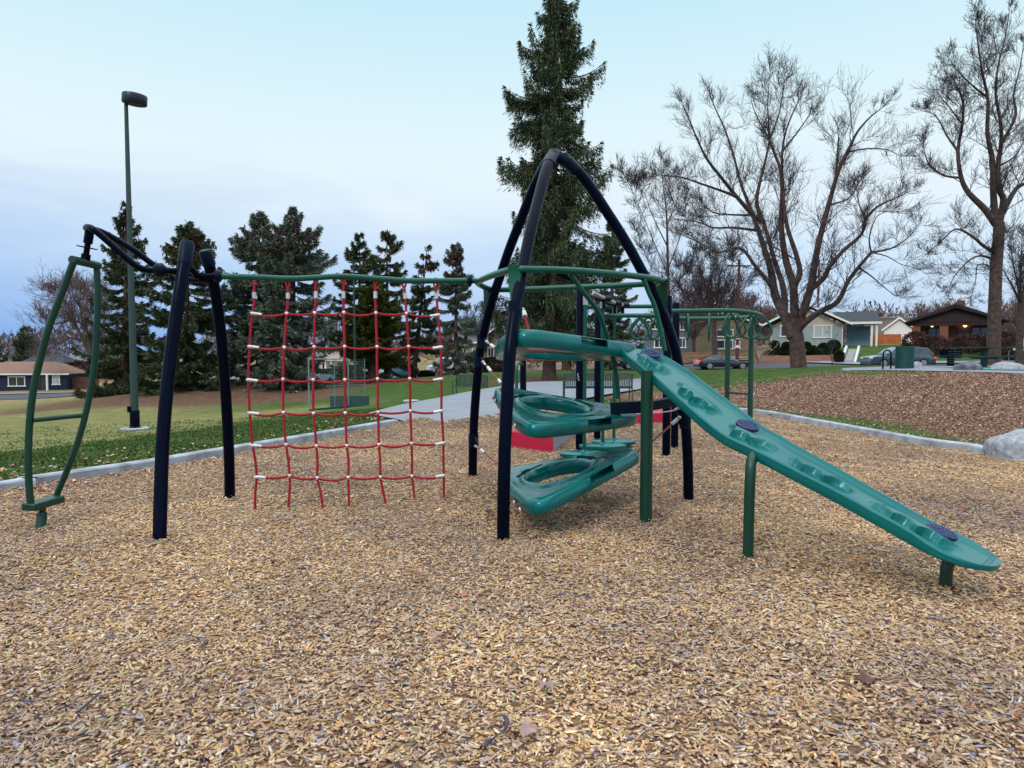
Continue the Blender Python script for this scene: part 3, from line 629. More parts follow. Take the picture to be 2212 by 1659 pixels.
tether(rb, [c4(1540, 742), c4(1500, 778), c4(1440, 832), c4(1345, 912), c4(1240, 985)], (7.45, 7.45, 7.42, 7.38, 7.35), fer=((.14, .22),))
tether(rm, [c4(1540, 675), c4(1470, 700), c4(1240, 720)], (7.5, 7.5, 7.5), .007, fer=(), mrope=m_steel)
m_dkred = mat('worn_red_webbing', (0.10, 0.008, 0.02), .7)
for (root, W) in plat[1:]:
    for b in (.45, .0, -.45, -.78):
        c = W(-.765, b * .95, -.07); d = (W(-.765, b - .1, -.07) - W(-.765, b + .1, -.07)).normalized(); out = (W(-1.2, b, -.07) - W(-.765, b, -.07)).normalized()
        MB().tube([c - d * .1 + out * .012, c + d * .1 + out * .012], .016, 8).build('lashing_rope', m_dkred, root)
        MB().lathe([(.012, -.006), (.022, -.006), (.022, .006), (.012, .006)], c + d * .1 + out * .025, 14, axis=out).build('grommet', m_alu, root)
for u, v, Y, b in ((c4(1555, 690) + (7.5, bR)), (c4(1555, 765) + (7.5, bR)), (c4(212, 205) + (8.2, bL)), (c4(185, 345) + (8.4, bL)), (c4(122, 905) + (8.7, bL)), (c4(455, 5) + (6.4, bF))):
    z = P(u, v, Y).z; q = leg_at(b, z)
    if q is None: continue
    inn = AX - b; inn.z = 0; inn.normalize()
    MB().tube([q - Vector((0, 0, .09)), q + Vector((0, 0, .09))], LR + .008, 16).prism([q + Vector((0, 0, .11)), q + inn * .12, q - Vector((0, 0, .11))], Vector((-.012 * inn.y, .012 * inn.x, 0)), Vector((.012 * inn.y, -.012 * inn.x, 0))).build('rope_clamp', m_cap, tower)
# ================================================================ slide-like climbing ramp
cl = [P(1366, 752, 7.20), P(1395, 772, 7.0), P(1452, 812, 6.6), P(1530, 875, 6.15), P(1600, 930, 5.78), P(1665, 966, 5.48), P(1780, 1027, 5.13), P(1900, 1093, 4.86), P(2005, 1152, 4.66), P(2085, 1190, 4.5), P(2160, 1222, 4.36)]
CLN = [Vector(p) for p in catmull([tuple(p) for p in cl], 20)]
cum = [0]
for a, b in zip(CLN, CLN[1:]): cum.append(cum[-1] + (b - a).length)
LEN = cum[-1]
def cl_at(s):
    s = min(max(s, 0), LEN)
    import bisect
    i = min(max(bisect.bisect(cum, s) - 1, 0), len(CLN) - 2); f = (s - cum[i]) / (cum[i + 1] - cum[i]); return CLN[i].lerp(CLN[i + 1], f)
HW = .272
def frame(s):
    t = (cl_at(s + .03) - cl_at(s - .03)).normalized(); sd = t.cross(Vector((0, 0, 1))).normalized(); n = sd.cross(t).normalized(); return cl_at(s), t, sd, n
def halfw(s):
    e0 = .22; e1 = .30; w = HW * (.84 + .16 * min(1, s / 1.2))
    if s > LEN - e1: w *= math.sqrt(max(0.0, 1 - ((s - LEN + e1) / e1) ** 2)) * .97 + .03
    if s < e0: w *= .62 + .38 * math.sqrt(max(0.0, 1 - ((e0 - s) / e0) ** 2))
    return w
RIDGES = [(.10, .115), (.145, .325), (.36, .505), (.535, .66), (.685, .825), (.845, .97)]
RIDGES = [(.035, .19), (.225, .40), (.43, .58), (.60, .755), (.775, .955)]
def relief(s, q):
    """moulded leaf-shaped footholds: a scalloped raised tongue along the middle of each bay; q in -1..1 across"""
    f = s / LEN; h = 0
    for a, b in RIDGES:
        if a < f < b:
            t = (f - a) / (b - a); env = math.sin(PI * min(1, t * 1.06) ** .85) ** .6 if t < 1 else 0
            sc = t * (b - a) * LEN / .17; saw = sc % 1.0
            near = .20 * env + .30 * env * (1 - abs(math.sin(PI * sc)) ** .9); far = .42 * env
            if t > .90: near *= 1.25
            c = -.02 + .10 * math.sin(t * 5)
            lo = -far + c; hi = near + .10 + c
            if lo < q < hi:
                a_ = min(1, (q - lo) / .50); b_ = min(1, (hi - q) / .10); h = .058 * env ** .5 * a_ * a_ * (3 - 2 * a_) * b_ * b_ * (3 - 2 * b_)
    return h
NS, NQ = 420, 46; V = []; rows = []
qs = [-1 + 2 * j / (NQ - 1) for j in range(NQ)]
for i in range(NS):
    s = LEN * i / (NS - 1); p, t, sd, n = frame(s); w = halfw(s); row = []
    def put(x, z): row.append(len(V)); V.append(p + sd * x + n * z)
    for j, q in enumerate(qs):
        # dish with a rolled rim
        aq = abs(q); rim = (.034 - .016 * min(1, max(0, s - LEN + .5) / .4)) * smooth01((aq - .80) / .12) - .012 * smooth01((aq - .95) / .05)
        endr = .018 * smooth01((s - LEN + .09) / .06); rim = max(float(rim), float(endr) if aq < .95 else float(rim))
        bay = smooth01((s) / .05) * (1 - smooth01((s - LEN + .12) / .05))
        put(q * w, float(rim) - .008 + relief(s, q) * float(bay) * float(1 - smooth01((aq - .68) / .12)))
    tk = .42 + .58 * min(1, max(0, (LEN - s) / .55))
    for x, z in ((1.0, -.015), (1.01, -.042), (.97, -.062), (.86, -.07), (.80, -.04)): put(x * w, z * tk)
    put(0, -.038 * tk)
    for x, z in ((-.80, -.04), (-.86, -.07), (-.97, -.062), (-1.01, -.042), (-1.0, -.015)): put(x * w, z * tk)
    rows.append(row)
Fc = []; M_ = len(rows[0])
for i in range(NS - 1):
    for j in range(M_): Fc.append((rows[i][j], rows[i + 1][j], rows[i + 1][(j + 1) % M_], rows[i][(j + 1) % M_]))
Fc += [tuple(rows[0]), tuple(rows[-1])[::-1]]
ramp = thing('climbing_ramp', 'long teal moulded climbing ramp curving down from the tower to the right, on green posts', 'climbing ramp', tuple(G(1613, 1208)))
link_mesh('ramp_body', V, Fc, m_teal, ramp)
for f, off in ((.062, .06), (.455, .08), (.90, .06)):
    p, t, sd, n = frame(LEN * f); c = p - sd * off + n * .035; g = MB()
    g.lathe([(.088, -.02), (.10, -.012), (.10, .010), (.092, .016), (.0005, .017)], c, 40, axis=n)
    g.build('grip_disc', m_navy, ramp)
    st = MB(); rnd = random.Random(int(f * 100)); cells = []
    for _ in range(400):
        a = rnd.uniform(0, 2 * PI); rr = math.sqrt(rnd.random()) * .078; x, y = rr * math.cos(a), rr * math.sin(a)
        if all((x - X) ** 2 + (y - Y) ** 2 > .021 ** 2 for X, Y in cells): cells.append((x, y))
    for x, y in cells:
        a = rnd.uniform(0, PI); ux = t * math.cos(a) + sd * math.sin(a); uy = -t * math.sin(a) + sd * math.cos(a); q = c + t * x + sd * y
        st.add([q + ux * (.011 * math.cos(k * PI / 3)) * rnd.uniform(.8, 1.1) + uy * (.007 * math.sin(k * PI / 3)) + n * .016 for k in range(6)] + [q + ux * (.008 * math.cos(k * PI / 3)) + uy * (.005 * math.sin(k * PI / 3)) + n * .024 for k in range(6)],
               [tuple(range(6, 12))] + [(k, (k + 1) % 6, 6 + (k + 1) % 6, 6 + k) for k in range(6)])
    st.build('grip_studs', mat('worn_navy_rubber', (0.03, 0.05, 0.17), .35, var=.3), ramp, smooth=False)
def under(s, x=0, z=-.06): p, t, sd, n = frame(s); return p + sd * x + n * z
b1, b2, b3 = G(1395, 1122), G(1615, 1209), G(2043, 1270)
MB().tube([b1 - Vector((0, 0, .1)), Vector((b1.x, b1.y, P(1395, 800, b1.y).z))], .060, 20).build('support_post', m_green2, ramp)
u2 = P(1628, 978, 5.42); MB().tube(catmull([tuple(b2 - Vector((0, 0, .1))), (b2.x + .005, b2.y, .4), (b2.x + .012, b2.y + .01, .66), (b2.x + .03, b2.y + .04, .77), (b2.x + .07, b2.y + .10, .825)], 6), .041, 18).build('support_post', m_green2, ramp)
MB().tube(catmull([tuple(b3 - Vector((0, 0, .1))), (b3.x + .0, b3.y, .10), (b3.x + .015, b3.y + .005, .17), (b3.x + .05, b3.y + .01, .225), (b3.x + .10, b3.y + .03, .25)], 6), .040, 18).build('support_post', m_green2, ramp)
# ================================================================ frame that carries the rope net
gA, gB = G(551, 1097), G(958, 1077)
fr = thing('net_frame', 'green overhead beam on two leaning black posts, with a black looped arm at left', 'climbing frame', tuple(G(420, 1120)))
bA, bB = G(345, 1168), G(496, 1073)
pa = [(770, 1610), (775, 1400), (782, 1200), (795, 1000), (815, 800), (840, 600), (870, 400), (893, 262)]
pA = [bA - Vector((0, 0, .1))] + [P(*c1(x, y), bA.y + .62 * i / 7) for i, (x, y) in enumerate(pa)]
pb = [(1108, 1405), (1104, 1200), (1088, 900), (1068, 650), (1043, 450), (1018, 330), (1003, 270)]
pB = [bB - Vector((0, 0, .1))] + [P(*c1(x, y), bB.y - .62 * i / 6) for i, (x, y) in enumerate(pb)]
for pp, tipx in ((pA, (903, 190)), (pB, (992, 232))):
    MB().tube(catmull([tuple(p) for p in pp], 5), .057, 20).build('post', m_black, fr)
    e = P(*c1(*tipx), pp[-1].y + (.03 if pp is pA else -.03)); d = (e - pp[-1]).normalized()
    MB().tube([pp[-1] - d * .05, pp[-1] - d * .045, e, e + d * .03], [.060, .066, .066, .05], 20).build('post_cap', m_cap, fr)
bm_ = [(80, 90), (310, 95), (530, 105), (700, 98), (870, 90), (1080, 103), (1290, 118), (1480, 118), (1680, 118), (1745, 118)]
beam = [PL(*c2(x, y), gA, gB) for x, y in bm_]
MB().tube(catmull([tuple(p) for p in beam], 6), .031, 14).build('overhead_beam', m_green, fr)
def collar(p, ax, name='collar', r=.06, h=.03): MB().lathe([(r * .5, -h * 1.3), (r, -h * .6), (r, h * .6), (r * .5, h * 1.3)], p, 20, axis=ax).build(name, m_cap, fr)
axx = (beam[-1] - beam[0]).normalized()
for r_b in ((313, 78), (526, 88), (703, 82), (878, 74), (1080, 86), (1262, 100), (1460, 102)):
    q = PL(*c2(*r_b), gA, gB); MB().tube([q - Vector((0, 0, .012)), q + Vector((0, 0, .004)), q + Vector((0, 0, .009))], [.013, .013, .007], 8).build('bolt_head', m_green2, fr)
collar(PL(*c2(1675, 118), gA, gB), axx, r=.068, h=.022); collar(beam[0], axx, r=.065, h=.035)
lo = [(905, 300, 6.55), (850, 318, 6.45), (770, 316, 6.4), (700, 312, 6.35), (640, 282, 6.3), (560, 212, 6.25), (480, 142, 6.2), (440, 112, 6.2), (418, 108, 6.3), (424, 118, 6.45), (475, 125, 6.6), (560, 167, 6.7), (650, 222, 6.75), (740, 288, 6.8), (800, 312, 6.85), (880, 330, 6.9), (960, 352, 6.95)]
MB().tube(catmull([tuple(P(*c1(x, y), Y)) for x, y, Y in lo], 6), .030, 14).build('swivel_arm', m_black, fr)
MB().tube([P(*c1(905, 292), 6.6), P(*c1(952, 342), 6.75), beam[0]], .034, 12).build('cross_tube', m_black, fr)
MB().tube([P(*c1(830, 356), 6.4), P(*c1(1000, 366), 6.9)], .028, 12).build('cross_tube', m_black, fr)
ar = P(*c1(770, 316), 6.4); collar(ar, P(*c1(850, 318), 6.45) - P(*c1(700, 312), 6.35), r=.07, h=.045)
# ================================================================ rope net
net = thing('rope_net', 'red rope climbing net with silver joints hanging from the green beam', 'rope net', tuple((gA + gB) / 2), None)
VR = [[(313, 140), (313, 240), (302, 325), (290, 430), (285, 535), (278, 640), (277, 745), (279, 850), (285, 955), (293, 1060), (303, 1160), (320, 1260), (328, 1360), (320, 1460), (318, 1560)],
      [(526, 150), (526, 240), (518, 325), (510, 430), (503, 540), (497, 640), (495, 742), (496, 850), (497, 952), (505, 1055), (514, 1155), (528, 1250), (537, 1352), (537, 1440), (530, 1545)],
      [(703, 130), (703, 240), (696, 322), (694, 430), (692, 537), (688, 640), (686, 745), (686, 850), (688, 957), (698, 1060), (706, 1163), (713, 1260), (712, 1365), (732, 1450), (745, 1540)],
      [(878, 130), (878, 240), (880, 320), (882, 430), (885, 535), (885, 640), (886, 745), (888, 850), (889, 955), (894, 1060), (899, 1162), (910, 1260), (908, 1362), (911, 1450), (912, 1532)],
      [(1080, 130), (1080, 240), (1083, 322), (1086, 430), (1090, 536), (1090, 640), (1093, 740), (1095, 845), (1096, 950), (1100, 1055), (1102, 1155), (1110, 1260), (1112, 1360), (1126, 1440), (1145, 1527)],
      [(1262, 150), (1270, 240), (1276, 325), (1284, 430), (1290, 535), (1294, 640), (1297, 738), (1300, 840), (1301, 942), (1305, 1045), (1309, 1148), (1311, 1250), (1312, 1354), (1320, 1430), (1328, 1515)],
      [(1460, 150), (1468, 240), (1477, 335), (1486, 430), (1494, 538), (1496, 640), (1496, 740), (1498, 842), (1498, 942), (1505, 1045), (1510, 1145), (1510, 1245), (1512, 1350), (1513, 1420), (1513, 1497)]]
W3 = [[PL(*c2(x, y), gA, gB) for x, y in r] for r in VR]
nn = Vector((gB.y - gA.y, -(gB.x - gA.x), 0)).normalized(); al = (gB - gA).normalized()
for r in W3:
    r = list(r); r[-1] = r[-1] - Vector((0, 0, .0)); pts = [Vector(p) for p in catmull([tuple(p) for p in r], 4)]; pts.append(pts[-1] - Vector((0, 0, .06)))
    MB().tube(pts, .0135, 9).build('vertical_rope', m_rope, net)
    a = r[0].lerp(r[1], .50); b = r[0].lerp(r[1], .90)
    MB().tube([a, b], .021, 14).build('ferrule', m_alu, net)
    # thimble eye under the beam
    up = r[0] + Vector((0, 0, .02)); loop = [up + Vector((0, 0, .035 * math.cos(t))) + nn * (.0) + al * (.017 * math.sin(t)) for t in [2 * PI * k / 14 for k in range(14)]]
    MB().tube(loop, .011, 8, closed=True).build('rope_eye', m_rope, net)
for jr in (2, 4, 6, 8, 10, 12):
    row = [r[jr] + nn * .006 for r in W3]; pts = []
    for i in range(6):
        a, b = row[i], row[i + 1]
        sag = .022 + .012 * ((i * 7 + jr) % 3) / 2
        for k in range(6): t = k / 6; pts.append(a.lerp(b, t) - Vector((0, 0, sag * 4 * t * (1 - t) * .9)))
    pts.append(row[-1]); MB().tube(pts, .0125, 9).build('horizontal_rope', m_rope, net)
    for i, p in enumerate(row):
        if i in (0, 6):
            d = (al if i == 0 else -al) + Vector((0, 0, -.12 if i == 0 else -.14)); g = MB().ball(p, .021, 6, (1, 1, 1))
            g.tube([p - d * .022, p, p + d * .045, p + d * .09], [.012, .020, .016, .0155], 12); g.build('rope_end_joint', m_alu, net)
        else: MB().ball(p, .0215, 6, (1, .9, 1)).build('rope_joint', m_alu, net)
# ================================================================ standing spinner
Ys = 6.42
sp0 = G(198 * .448, 442.4 + 1540 * .448)
spn = thing('standing_spinner', 'green bowed two-rail spinner hanging from the black looped arm at far left', 'spinner', tuple(sp0))
lr = [(355, 275), (330, 340), (300, 420), (240, 580), (195, 740), (160, 900), (142, 1060), (137, 1200), (140, 1350), (149, 1452)]
rr_ = [(466, 300), (471, 420), (469, 560), (462, 700), (445, 850), (410, 1020), (370, 1160), (320, 1290), (268, 1412)]
MB().tube(catmull([tuple(P(*c1(x, y), Ys - .16)) for x, y in lr], 5), .031, 14).build('side_rail', m_green2, spn)
MB().tube(catmull([tuple(P(*c1(x, y), Ys + .16)) for x, y in rr_], 5), .029, 14).build('side_rail', m_green2, spn)
a, b = P(*c1(346, 264), Ys - .17), P(*c1(475, 294), Ys + .17); MB().tube([a, b], .038, 16).build('top_bar', m_green2, spn)
MB().tube([P(*c1(160, 1038), Ys - .16), P(*c1(404, 1014), Ys + .16)], .024, 12).build('rung', m_green2, spn)
a, b = P(*c1(134, 1460), Ys - .2), P(*c1(284, 1416), Ys + .14); MB().bar(a, b, .15, .07).build('foot_plate', m_green2, spn, bevel=.012)
t0, t1 = P(*c1(432, 128), Ys), P(*c1(411, 268), Ys); dd = (t1 - t0)
MB().tube([t0, t0 + dd * .42], .040, 16).build('swivel_housing', m_black, spn)
MB().lathe([(.03, -.006), (.088, -.004), (.088, .004), (.03, .006)], t0 + dd * .56, 24, axis=dd).build('swivel_disc', m_cap, spn)
MB().tube([t0 + dd * .42, t0 + dd * .80], .026, 14).tube([t0 + dd * .78, t0 + dd * 1.0], .040, 16).build('swivel_pin', m_black, spn)
m_rust = mat('rusty_steel', (0.20, 0.055, 0.02), .7, var=.4, scale=30)
q = P(*c1(207, 1440), Ys); MB().tube([q, q.lerp(sp0, .5)], .030, 14).build('swivel_spring', m_rust, spn)
MB().tube([q.lerp(sp0, .42), q.lerp(sp0, .46), sp0 - Vector((.01, 0, .08))], [.030, .044, .044], 16).build('ground_socket', m_green2, spn)
# ================================================================ play structure behind the tower
bk = thing('overhead_ring_ladder', 'second play structure behind the tower with black posts, curved green rails and hanging rings', 'ring ladder', tuple(G(1439, 985)))
def bpost(u, v, top, r=.064, par=bk, m=m_black, nm='post'):
    g = G(u, v); MB().tube([g - Vector((0, 0, .1)), g + Vector((0, 0, top - .015)), g + Vector((0, 0, top))], [r, r, r * .9], 18).build(nm, m, par); return g
q1 = bpost(1251.5, 971, 2.74); q2 = bpost(1290, 948, 2.62); q3 = bpost(1130, 934, 1.95); q4 = bpost(1439, 985, 2.50); q5 = bpost(1457, 965, 2.46)
ra = [(q4.x, q4.y, 2.26)] + [tuple(P(*c7(x, y), Y)) for x, y, Y in ((1200, 245, 10.5), (1400, 242, 10.5), (1600, 243, 10.5), (1700, 250, 10.52), (1800, 262, 10.6), (1865, 274, 10.75), (1888, 290, 10.95), (1850, 300, 11.2), (1800, 305, 11.3), (1700, 313, 11.38), (1500, 322, 11.45), (1200, 325, 11.5))] + [(q5.x, q5.y, 2.20)]
MB().tube(catmull(ra, 5), .036, 14).build('overhead_rail', m_green, bk)
MB().tube([P(*c7(80, 208), 11.3), P(*c7(500, 200), 11.6), P(*c7(840, 198), 11.7), (q5.x, q5.y, P(*c7(840, 198), 11.7).z)], .036, 14).build('overhead_rail', m_green, bk)
MB().tube([P(*c7(250, 292), 11.1), P(*c7(850, 292), 10.9), (q4.x, q4.y, P(*c7(850, 292), 10.9).z)], .036, 14).build('overhead_rail', m_green, bk)
g1 = bpost(1569, 958.5, P(1569, 678, 11.9).z, .043, bk, m_green2, 'ladder_post'); g2 = bpost(1619, 968, P(1619, 684, 11.3).z, .043, bk, m_green2, 'ladder_post')
for z in (.45, P(1615, 851, 11.4).z): MB().tube([g1 + Vector((0, 0, z)), g2 + Vector((0, 0, z))], .020, 10).build('ladder_rung', m_green2, bk)
def ring(x, y0, y1, Y, wpx, yaw, par=bk):
    a = P(*c7(x, y0), Y); h = abs(a.z - P(*c7(x, y1), Y).z); w = .205; d = Vector((math.cos(yaw), math.sin(yaw), 0)); pts = []
    for k in range(28):
        t = 2 * PI * k / 28; px = math.sin(t) * w * (.22 + .78 * (.5 - .5 * math.cos(t)) ** .75) * 1.12; pz = -(1 - math.cos(t)) / 2 * h
        pts.append(a + d * px + Vector((0, 0, pz)))
    MB().tube(pts, .017, 10, closed=True).build('hand_ring', m_green, par)
for x, y0, y1, Y, yaw in ((1155, 262, 540, 10.9, 1.45), (1378, 262, 545, 10.9, 1.25), (1590, 265, 515, 10.8, .55), (1640, 275, 515, 11.1, 2.5), (1790, 285, 525, 10.9, .1), (1815, 300, 520, 11.1, .9), (1900, 290, 530, 11.0, -.25),
                          (665, 315, 530, 11.2, .3), (690, 318, 535, 11.4, 2.8), (760, 312, 535, 11.0, -.2), (850, 312, 540, 10.9, .4)): ring(x, y0, y1, Y, 0, yaw)
MB().tube(catmull([tuple(G(1116, 940) + Vector((0, 0, -.05))), tuple(G(1116, 940) + Vector((0, 0, 1.2))), tuple(P(1118, 788, 13.2)), tuple(P(1124, 784, 13.3)), tuple(P(1130, 790, 13.5))], 6), .03, 12).build('grab_handle', m_green, bk)
tr_ = [P(1279, 632, 10.4), P(1305, 645, 10.8), P(1328, 655, 11.2), P(1345, 659, 11.5)]
trk = MB()
for a, b in zip(tr_, tr_[1:]): trk.tube([a, b], .035, 12)
trk.build('hanging_track', m_steel, bk)
for i, p in enumerate(tr_[1:]): MB().tube([p - Vector((.12, .1, 0)), p + Vector((.10, .1, 0))], .05, 12).tube([p, p - Vector((0, 0, .17))], .03, 10).build('track_joint', m_cap, bk)
MB().tube([q2 + Vector((0, 0, 2.5)), tr_[0]], .03, 10).build('cross_tube', m_cap, bk)
for lab, (u, vt, Y), (ub, vb) in (('hanging teal stepping pod behind the lowest platform, nearest of the three', (1264.8, 653, 10.25), (1262, 976)), ('middle teal stepping pod hanging from the track behind the tower', (1300.5, 661, 10.85), (1302, 959)), ('farthest teal stepping pod hanging behind the tower, partly hidden by the middle pod', (1328, 672, 11.4), (1326, 950))):
    t_ = P(u, vt, Y); b_ = P(ub, vb, Y); pod = thing('stepping_pod', lab, 'stepping pod', tuple(b_), 'teal stepping pods on green poles')
    MB().tube([t_, b_ + Vector((0, 0, .02))], .026, 12).build('pole', m_green, pod)
    MB().tube([t_ + Vector((0, 0, .10)), t_ - Vector((0, 0, .04))], .04, 12).build('swivel', m_steel, pod)
    pr = [(.02, -.09), (.24, -.085), (.29, -.06), (.30, -.02), (.275, .0), (.05, .012), (.04, .03), (.027, .03)]
    g = MB().lathe(pr, (0, 0, 0), 28); g.v = [(v[0] * (1.12 + .18 * math.cos(2 * math.atan2(v[1], v[0]))) + b_.x, v[1] * .8 + b_.y, v[2] + b_.z) for v in g.v]; g.build('foot_pad', m_teal, pod)
    j = MB()
m_redf = mat('red_rubber_block', (0.42, 0.0, 0.035), .6, var=.12, scale=5, bump=.15); m_gryf = mat('grey_block_side', (0.27, 0.30, 0.34), .7, var=.1)
m_redtop = mat('pink_red_tread', (0.50, 0.02, 0.10), .65, var=.2, scale=9, bump=.3)
def stepblock(lab, a, b, c, h):
    d = a + (c - b); r = thing('step_block', lab, 'step block', tuple((a + c) / 2), 'low red step blocks behind the tower'); z = Vector((0, 0, h))
    MB().prism([a - z * .2, b - z * .2, c - z * .2, d - z * .2], Vector((0, 0, 0)), z * 1.2).build('block_body', m_redf, r, smooth=False, bevel=.01)
    e = (c - b).normalized() * .004; n_ = (b - a).normalized()
    ins = (c - b) * .06
    MB().prism([b + n_ * .003 + ins * 0 + Vector((0, 0, .0)), c + n_ * .003, c + n_ * .003 + z * .93, b + n_ * .003 + z * .93], Vector((0, 0, 0)), n_ * .004).build('side_panel', m_gryf, r, smooth=False)
    g = MB(); m = 6
    for i in range(m):
        for j in range(4):
            o = a + (b - a) * ((i + .14) / m) + (c - b) * ((j + .12) / 4) + z; U = (b - a) * (.74 / m); W_2 = (c - b) * (.76 / 4)
            g.prism([o, o + U, o + U + W_2, o + W_2], Vector((0, 0, 0)), Vector((0, 0, .006)))
    g.build('tread_grid', m_redtop, r, smooth=False); return r
stepblock('low red step block with a grey side, left of the black post behind the platforms', G(1104, 966), G(1195, 975), G(1240, 940), .27)
stepblock('low red step block behind the green ramp post, right of the tower centre', G(1368, 915), G(1455, 912), G(1470, 893), .22)
# ================================================================ trees
SPR = [((0.037, 0.073, 0.046), 5), ((0.073, 0.122, 0.073), 5), ((0.125, 0.178, 0.104), 4), ((0.103, 0.118, 0.041), 3), ((0.194, 0.229, 0.151), 2), ((0.161, 0.11, 0.064), 1.5)]
m_spruce = island_mat('spruce_needles', SPR, 0.85, 0.12)
m_sprblue = island_mat('blue_spruce_needles', [((0.082, 0.127, 0.116), 4), ((0.168, 0.233, 0.209), 5), ((0.292, 0.366, 0.325), 4), ((0.147, 0.164, 0.076), 3), ((0.218, 0.168, 0.123), 2)], .85, .12)
m_sprolive = island_mat('olive_needles', [((0.045, 0.065, 0.017), 4), ((0.098, 0.117, 0.03), 5), ((0.173, 0.178, 0.045), 4), ((0.121, 0.091, 0.036), 2)], .85, .12)
m_cone = island_mat('spruce_cones', [((0.15, 0.035, 0.05), 3), ((0.10, 0.035, 0.055), 3), ((0.20, 0.07, 0.07), 2)], .8, .15)
m_bark = mat('spruce_bark', (0.070, 0.042, 0.034), .95, var=.4, scale=3, bump=.8, bscale=12)
m_bark2 = mat('grey_bark', (0.070, 0.046, 0.044), .95, var=.5, scale=5, bump=1.0, bscale=14)
m_twig = mat('bare_twig', (0.036, 0.025, 0.032), .9, var=.3)
m_twigr = mat('reddish_twig', (0.135, 0.085, 0.085), .9, var=.3)
def sprigs(Pt, Dr, Ls, Ws):
    """bent needle sprays: two quads each"""
    n = len(Pt); D = Dr / np.linalg.norm(Dr, axis=1)[:, None]; r = rng.normal(0, 1, (n, 3)); S = np.cross(D, r); S /= np.linalg.norm(S, axis=1)[:, None]; U = np.cross(S, D)
    L_ = Ls[:, None]; W_ = Ws[:, None]; V = np.zeros((n, 6, 3))
    V[:, 0] = Pt; V[:, 1] = Pt + D * L_ * .45 + S * W_ + U * W_ * .25; V[:, 2] = Pt + D * L_ + np.array([0, 0, -.12]) * L_; V[:, 3] = Pt + D * L_ * .45 - S * W_ + U * W_ * .25
    V[:, 4] = Pt + D * L_ * .55 + U * W_ * 1.3; V[:, 5] = Pt + D * L_ * .2 - U * W_ * .6
    return V
def conifer(name, label, u, vb, Y, vt, prof, nb=200, per=120, m=None, group=None, cones=False, droop=.35, hang=.38, sz=1.0, cat='spruce tree', bare=0.0, lean=0, seed=1, trunk_r=None, sprd=.13, upw=.32, nbf=.95):
    """prof: (fraction of height, half-width px) list; branches leave the trunk at every height"""
    nb = int(nb * nbf); rs = np.random.default_rng(seed); base = on(u, vb, Y); pt = P(u + lean, vt, Y); Ht = pt.z - base.z
    ax = (Vector((pt.x, Y, pt.z)) - base); pxm = Y / F
    t = thing(name, label, cat, tuple(base), group)
    fr_ = [p[0] for p in prof]; wd = [p[1] * pxm for p in prof]
    tr = trunk_r or Ht * .020
    trk_ = MB().tube([base + ax * f + Vector((0, 0, -.3 if f == 0 else 0)) for f in (0, .02, .1, .3, .6, .85, .98)], [tr * 1.5, tr * 1.1, tr, tr * .8, tr * .5, tr * .22, tr * .05], 12)
    Pts, Drs, Ls, Ws = [], [], [], []; lim = MB()
    hs = rs.uniform(fr_[0], 1, nb) ** 1.0; hs.sort()
    az = rs.uniform(0, 2 * PI, nb)
    for h, a in zip(hs, az):
        Lb = float(np.interp(h, fr_, wd)) * (rs.uniform(.45, .82) if rs.random() < .62 else rs.uniform(.9, 1.25)) + .05
        if rs.random() < .10: Lb *= 1.18
        o = np.array(base + ax * float(h)); d = np.array([math.cos(a), math.sin(a), 0]); K_ = max(4, int(Lb / .25))
        rise = upw * (h ** 2) + rs.normal(0, .10); s = np.linspace(0, 1, K_ + 1)
        up = Lb * (rise * s - droop * np.sin(s * PI * .62) * (1 - h * .8) + .12 * s ** 3 * 1.2)
        side = np.array([-d[1], d[0], 0]) * Lb * rs.normal(0, .08)
        B = o[None] + d[None] * (Lb * s)[:, None] + side[None] * (s ** 2)[:, None] + np.array([0, 0, 1])[None] * up[:, None]
        lim.tube([tuple(p) for p in B], [max(.012, tr * .16 * (1 - .8 * q)) for q in s], 4, cap=False)
        n = max(14, int(per * 2.9 * (Lb / max(wd)) ** .8)); q = rs.uniform(.08, 1, n) ** .75
        idx = np.clip((q * K_).astype(int), 0, K_ - 1); f = q * K_ - idx; C0 = B[idx] * (1 - f)[:, None] + B[idx + 1] * f[:, None]
        tan_ = B[idx + 1] - B[idx]; tan_ /= np.linalg.norm(tan_, axis=1)[:, None]
        lat = np.cross(tan_, [0, 0, 1]); sg = rs.choice([-1, 1], n)[:, None]
        spread = rs.random(n) * np.sin(np.clip(q, 0, 1) * PI * .8 + .25) * Lb * sprd
        C0 = C0 + lat * sg * spread[:, None] + np.array([0, 0, -1]) * (np.abs(rs.normal(0, 1, n)) * hang * .26 * (.4 + q) * sz)[:, None]
        D = tan_ * rs.uniform(.3, 1, n)[:, None] + lat * sg * rs.uniform(.1, .9, n)[:, None] + np.array([0, 0, -1]) * (hang * rs.uniform(.0, 1.6, n))[:, None]
        Pts.append(C0); Drs.append(D); Ls.append(rs.uniform(.12, .34, n) * sz); Ws.append(rs.uniform(.013, .030, n) * sz)
        # tuft that closes the branch tip
        e = 12; Pts.append(np.repeat(B[-1][None], e, 0) - tan_[-1] * .1); Drs.append(tan_[-1][None] + rs.normal(0, .4, (e, 3))); Ls.append(rs.uniform(.16, .38, e) * sz); Ws.append(rs.uniform(.02, .04, e) * sz)
    Pts, Drs, Ls, Ws = map(np.concatenate, (Pts, Drs, Ls, Ws)); V = sprigs(Pts, Drs, Ls, Ws); n = len(V); b = np.arange(n)[:, None] * 6
    Q = np.concatenate([b + np.array([0, 1, 2, 3]), b + np.array([5, 4, 2, 0])])
    nf = len(Q); mats = [m or m_spruce]; V = V.reshape(-1, 3)
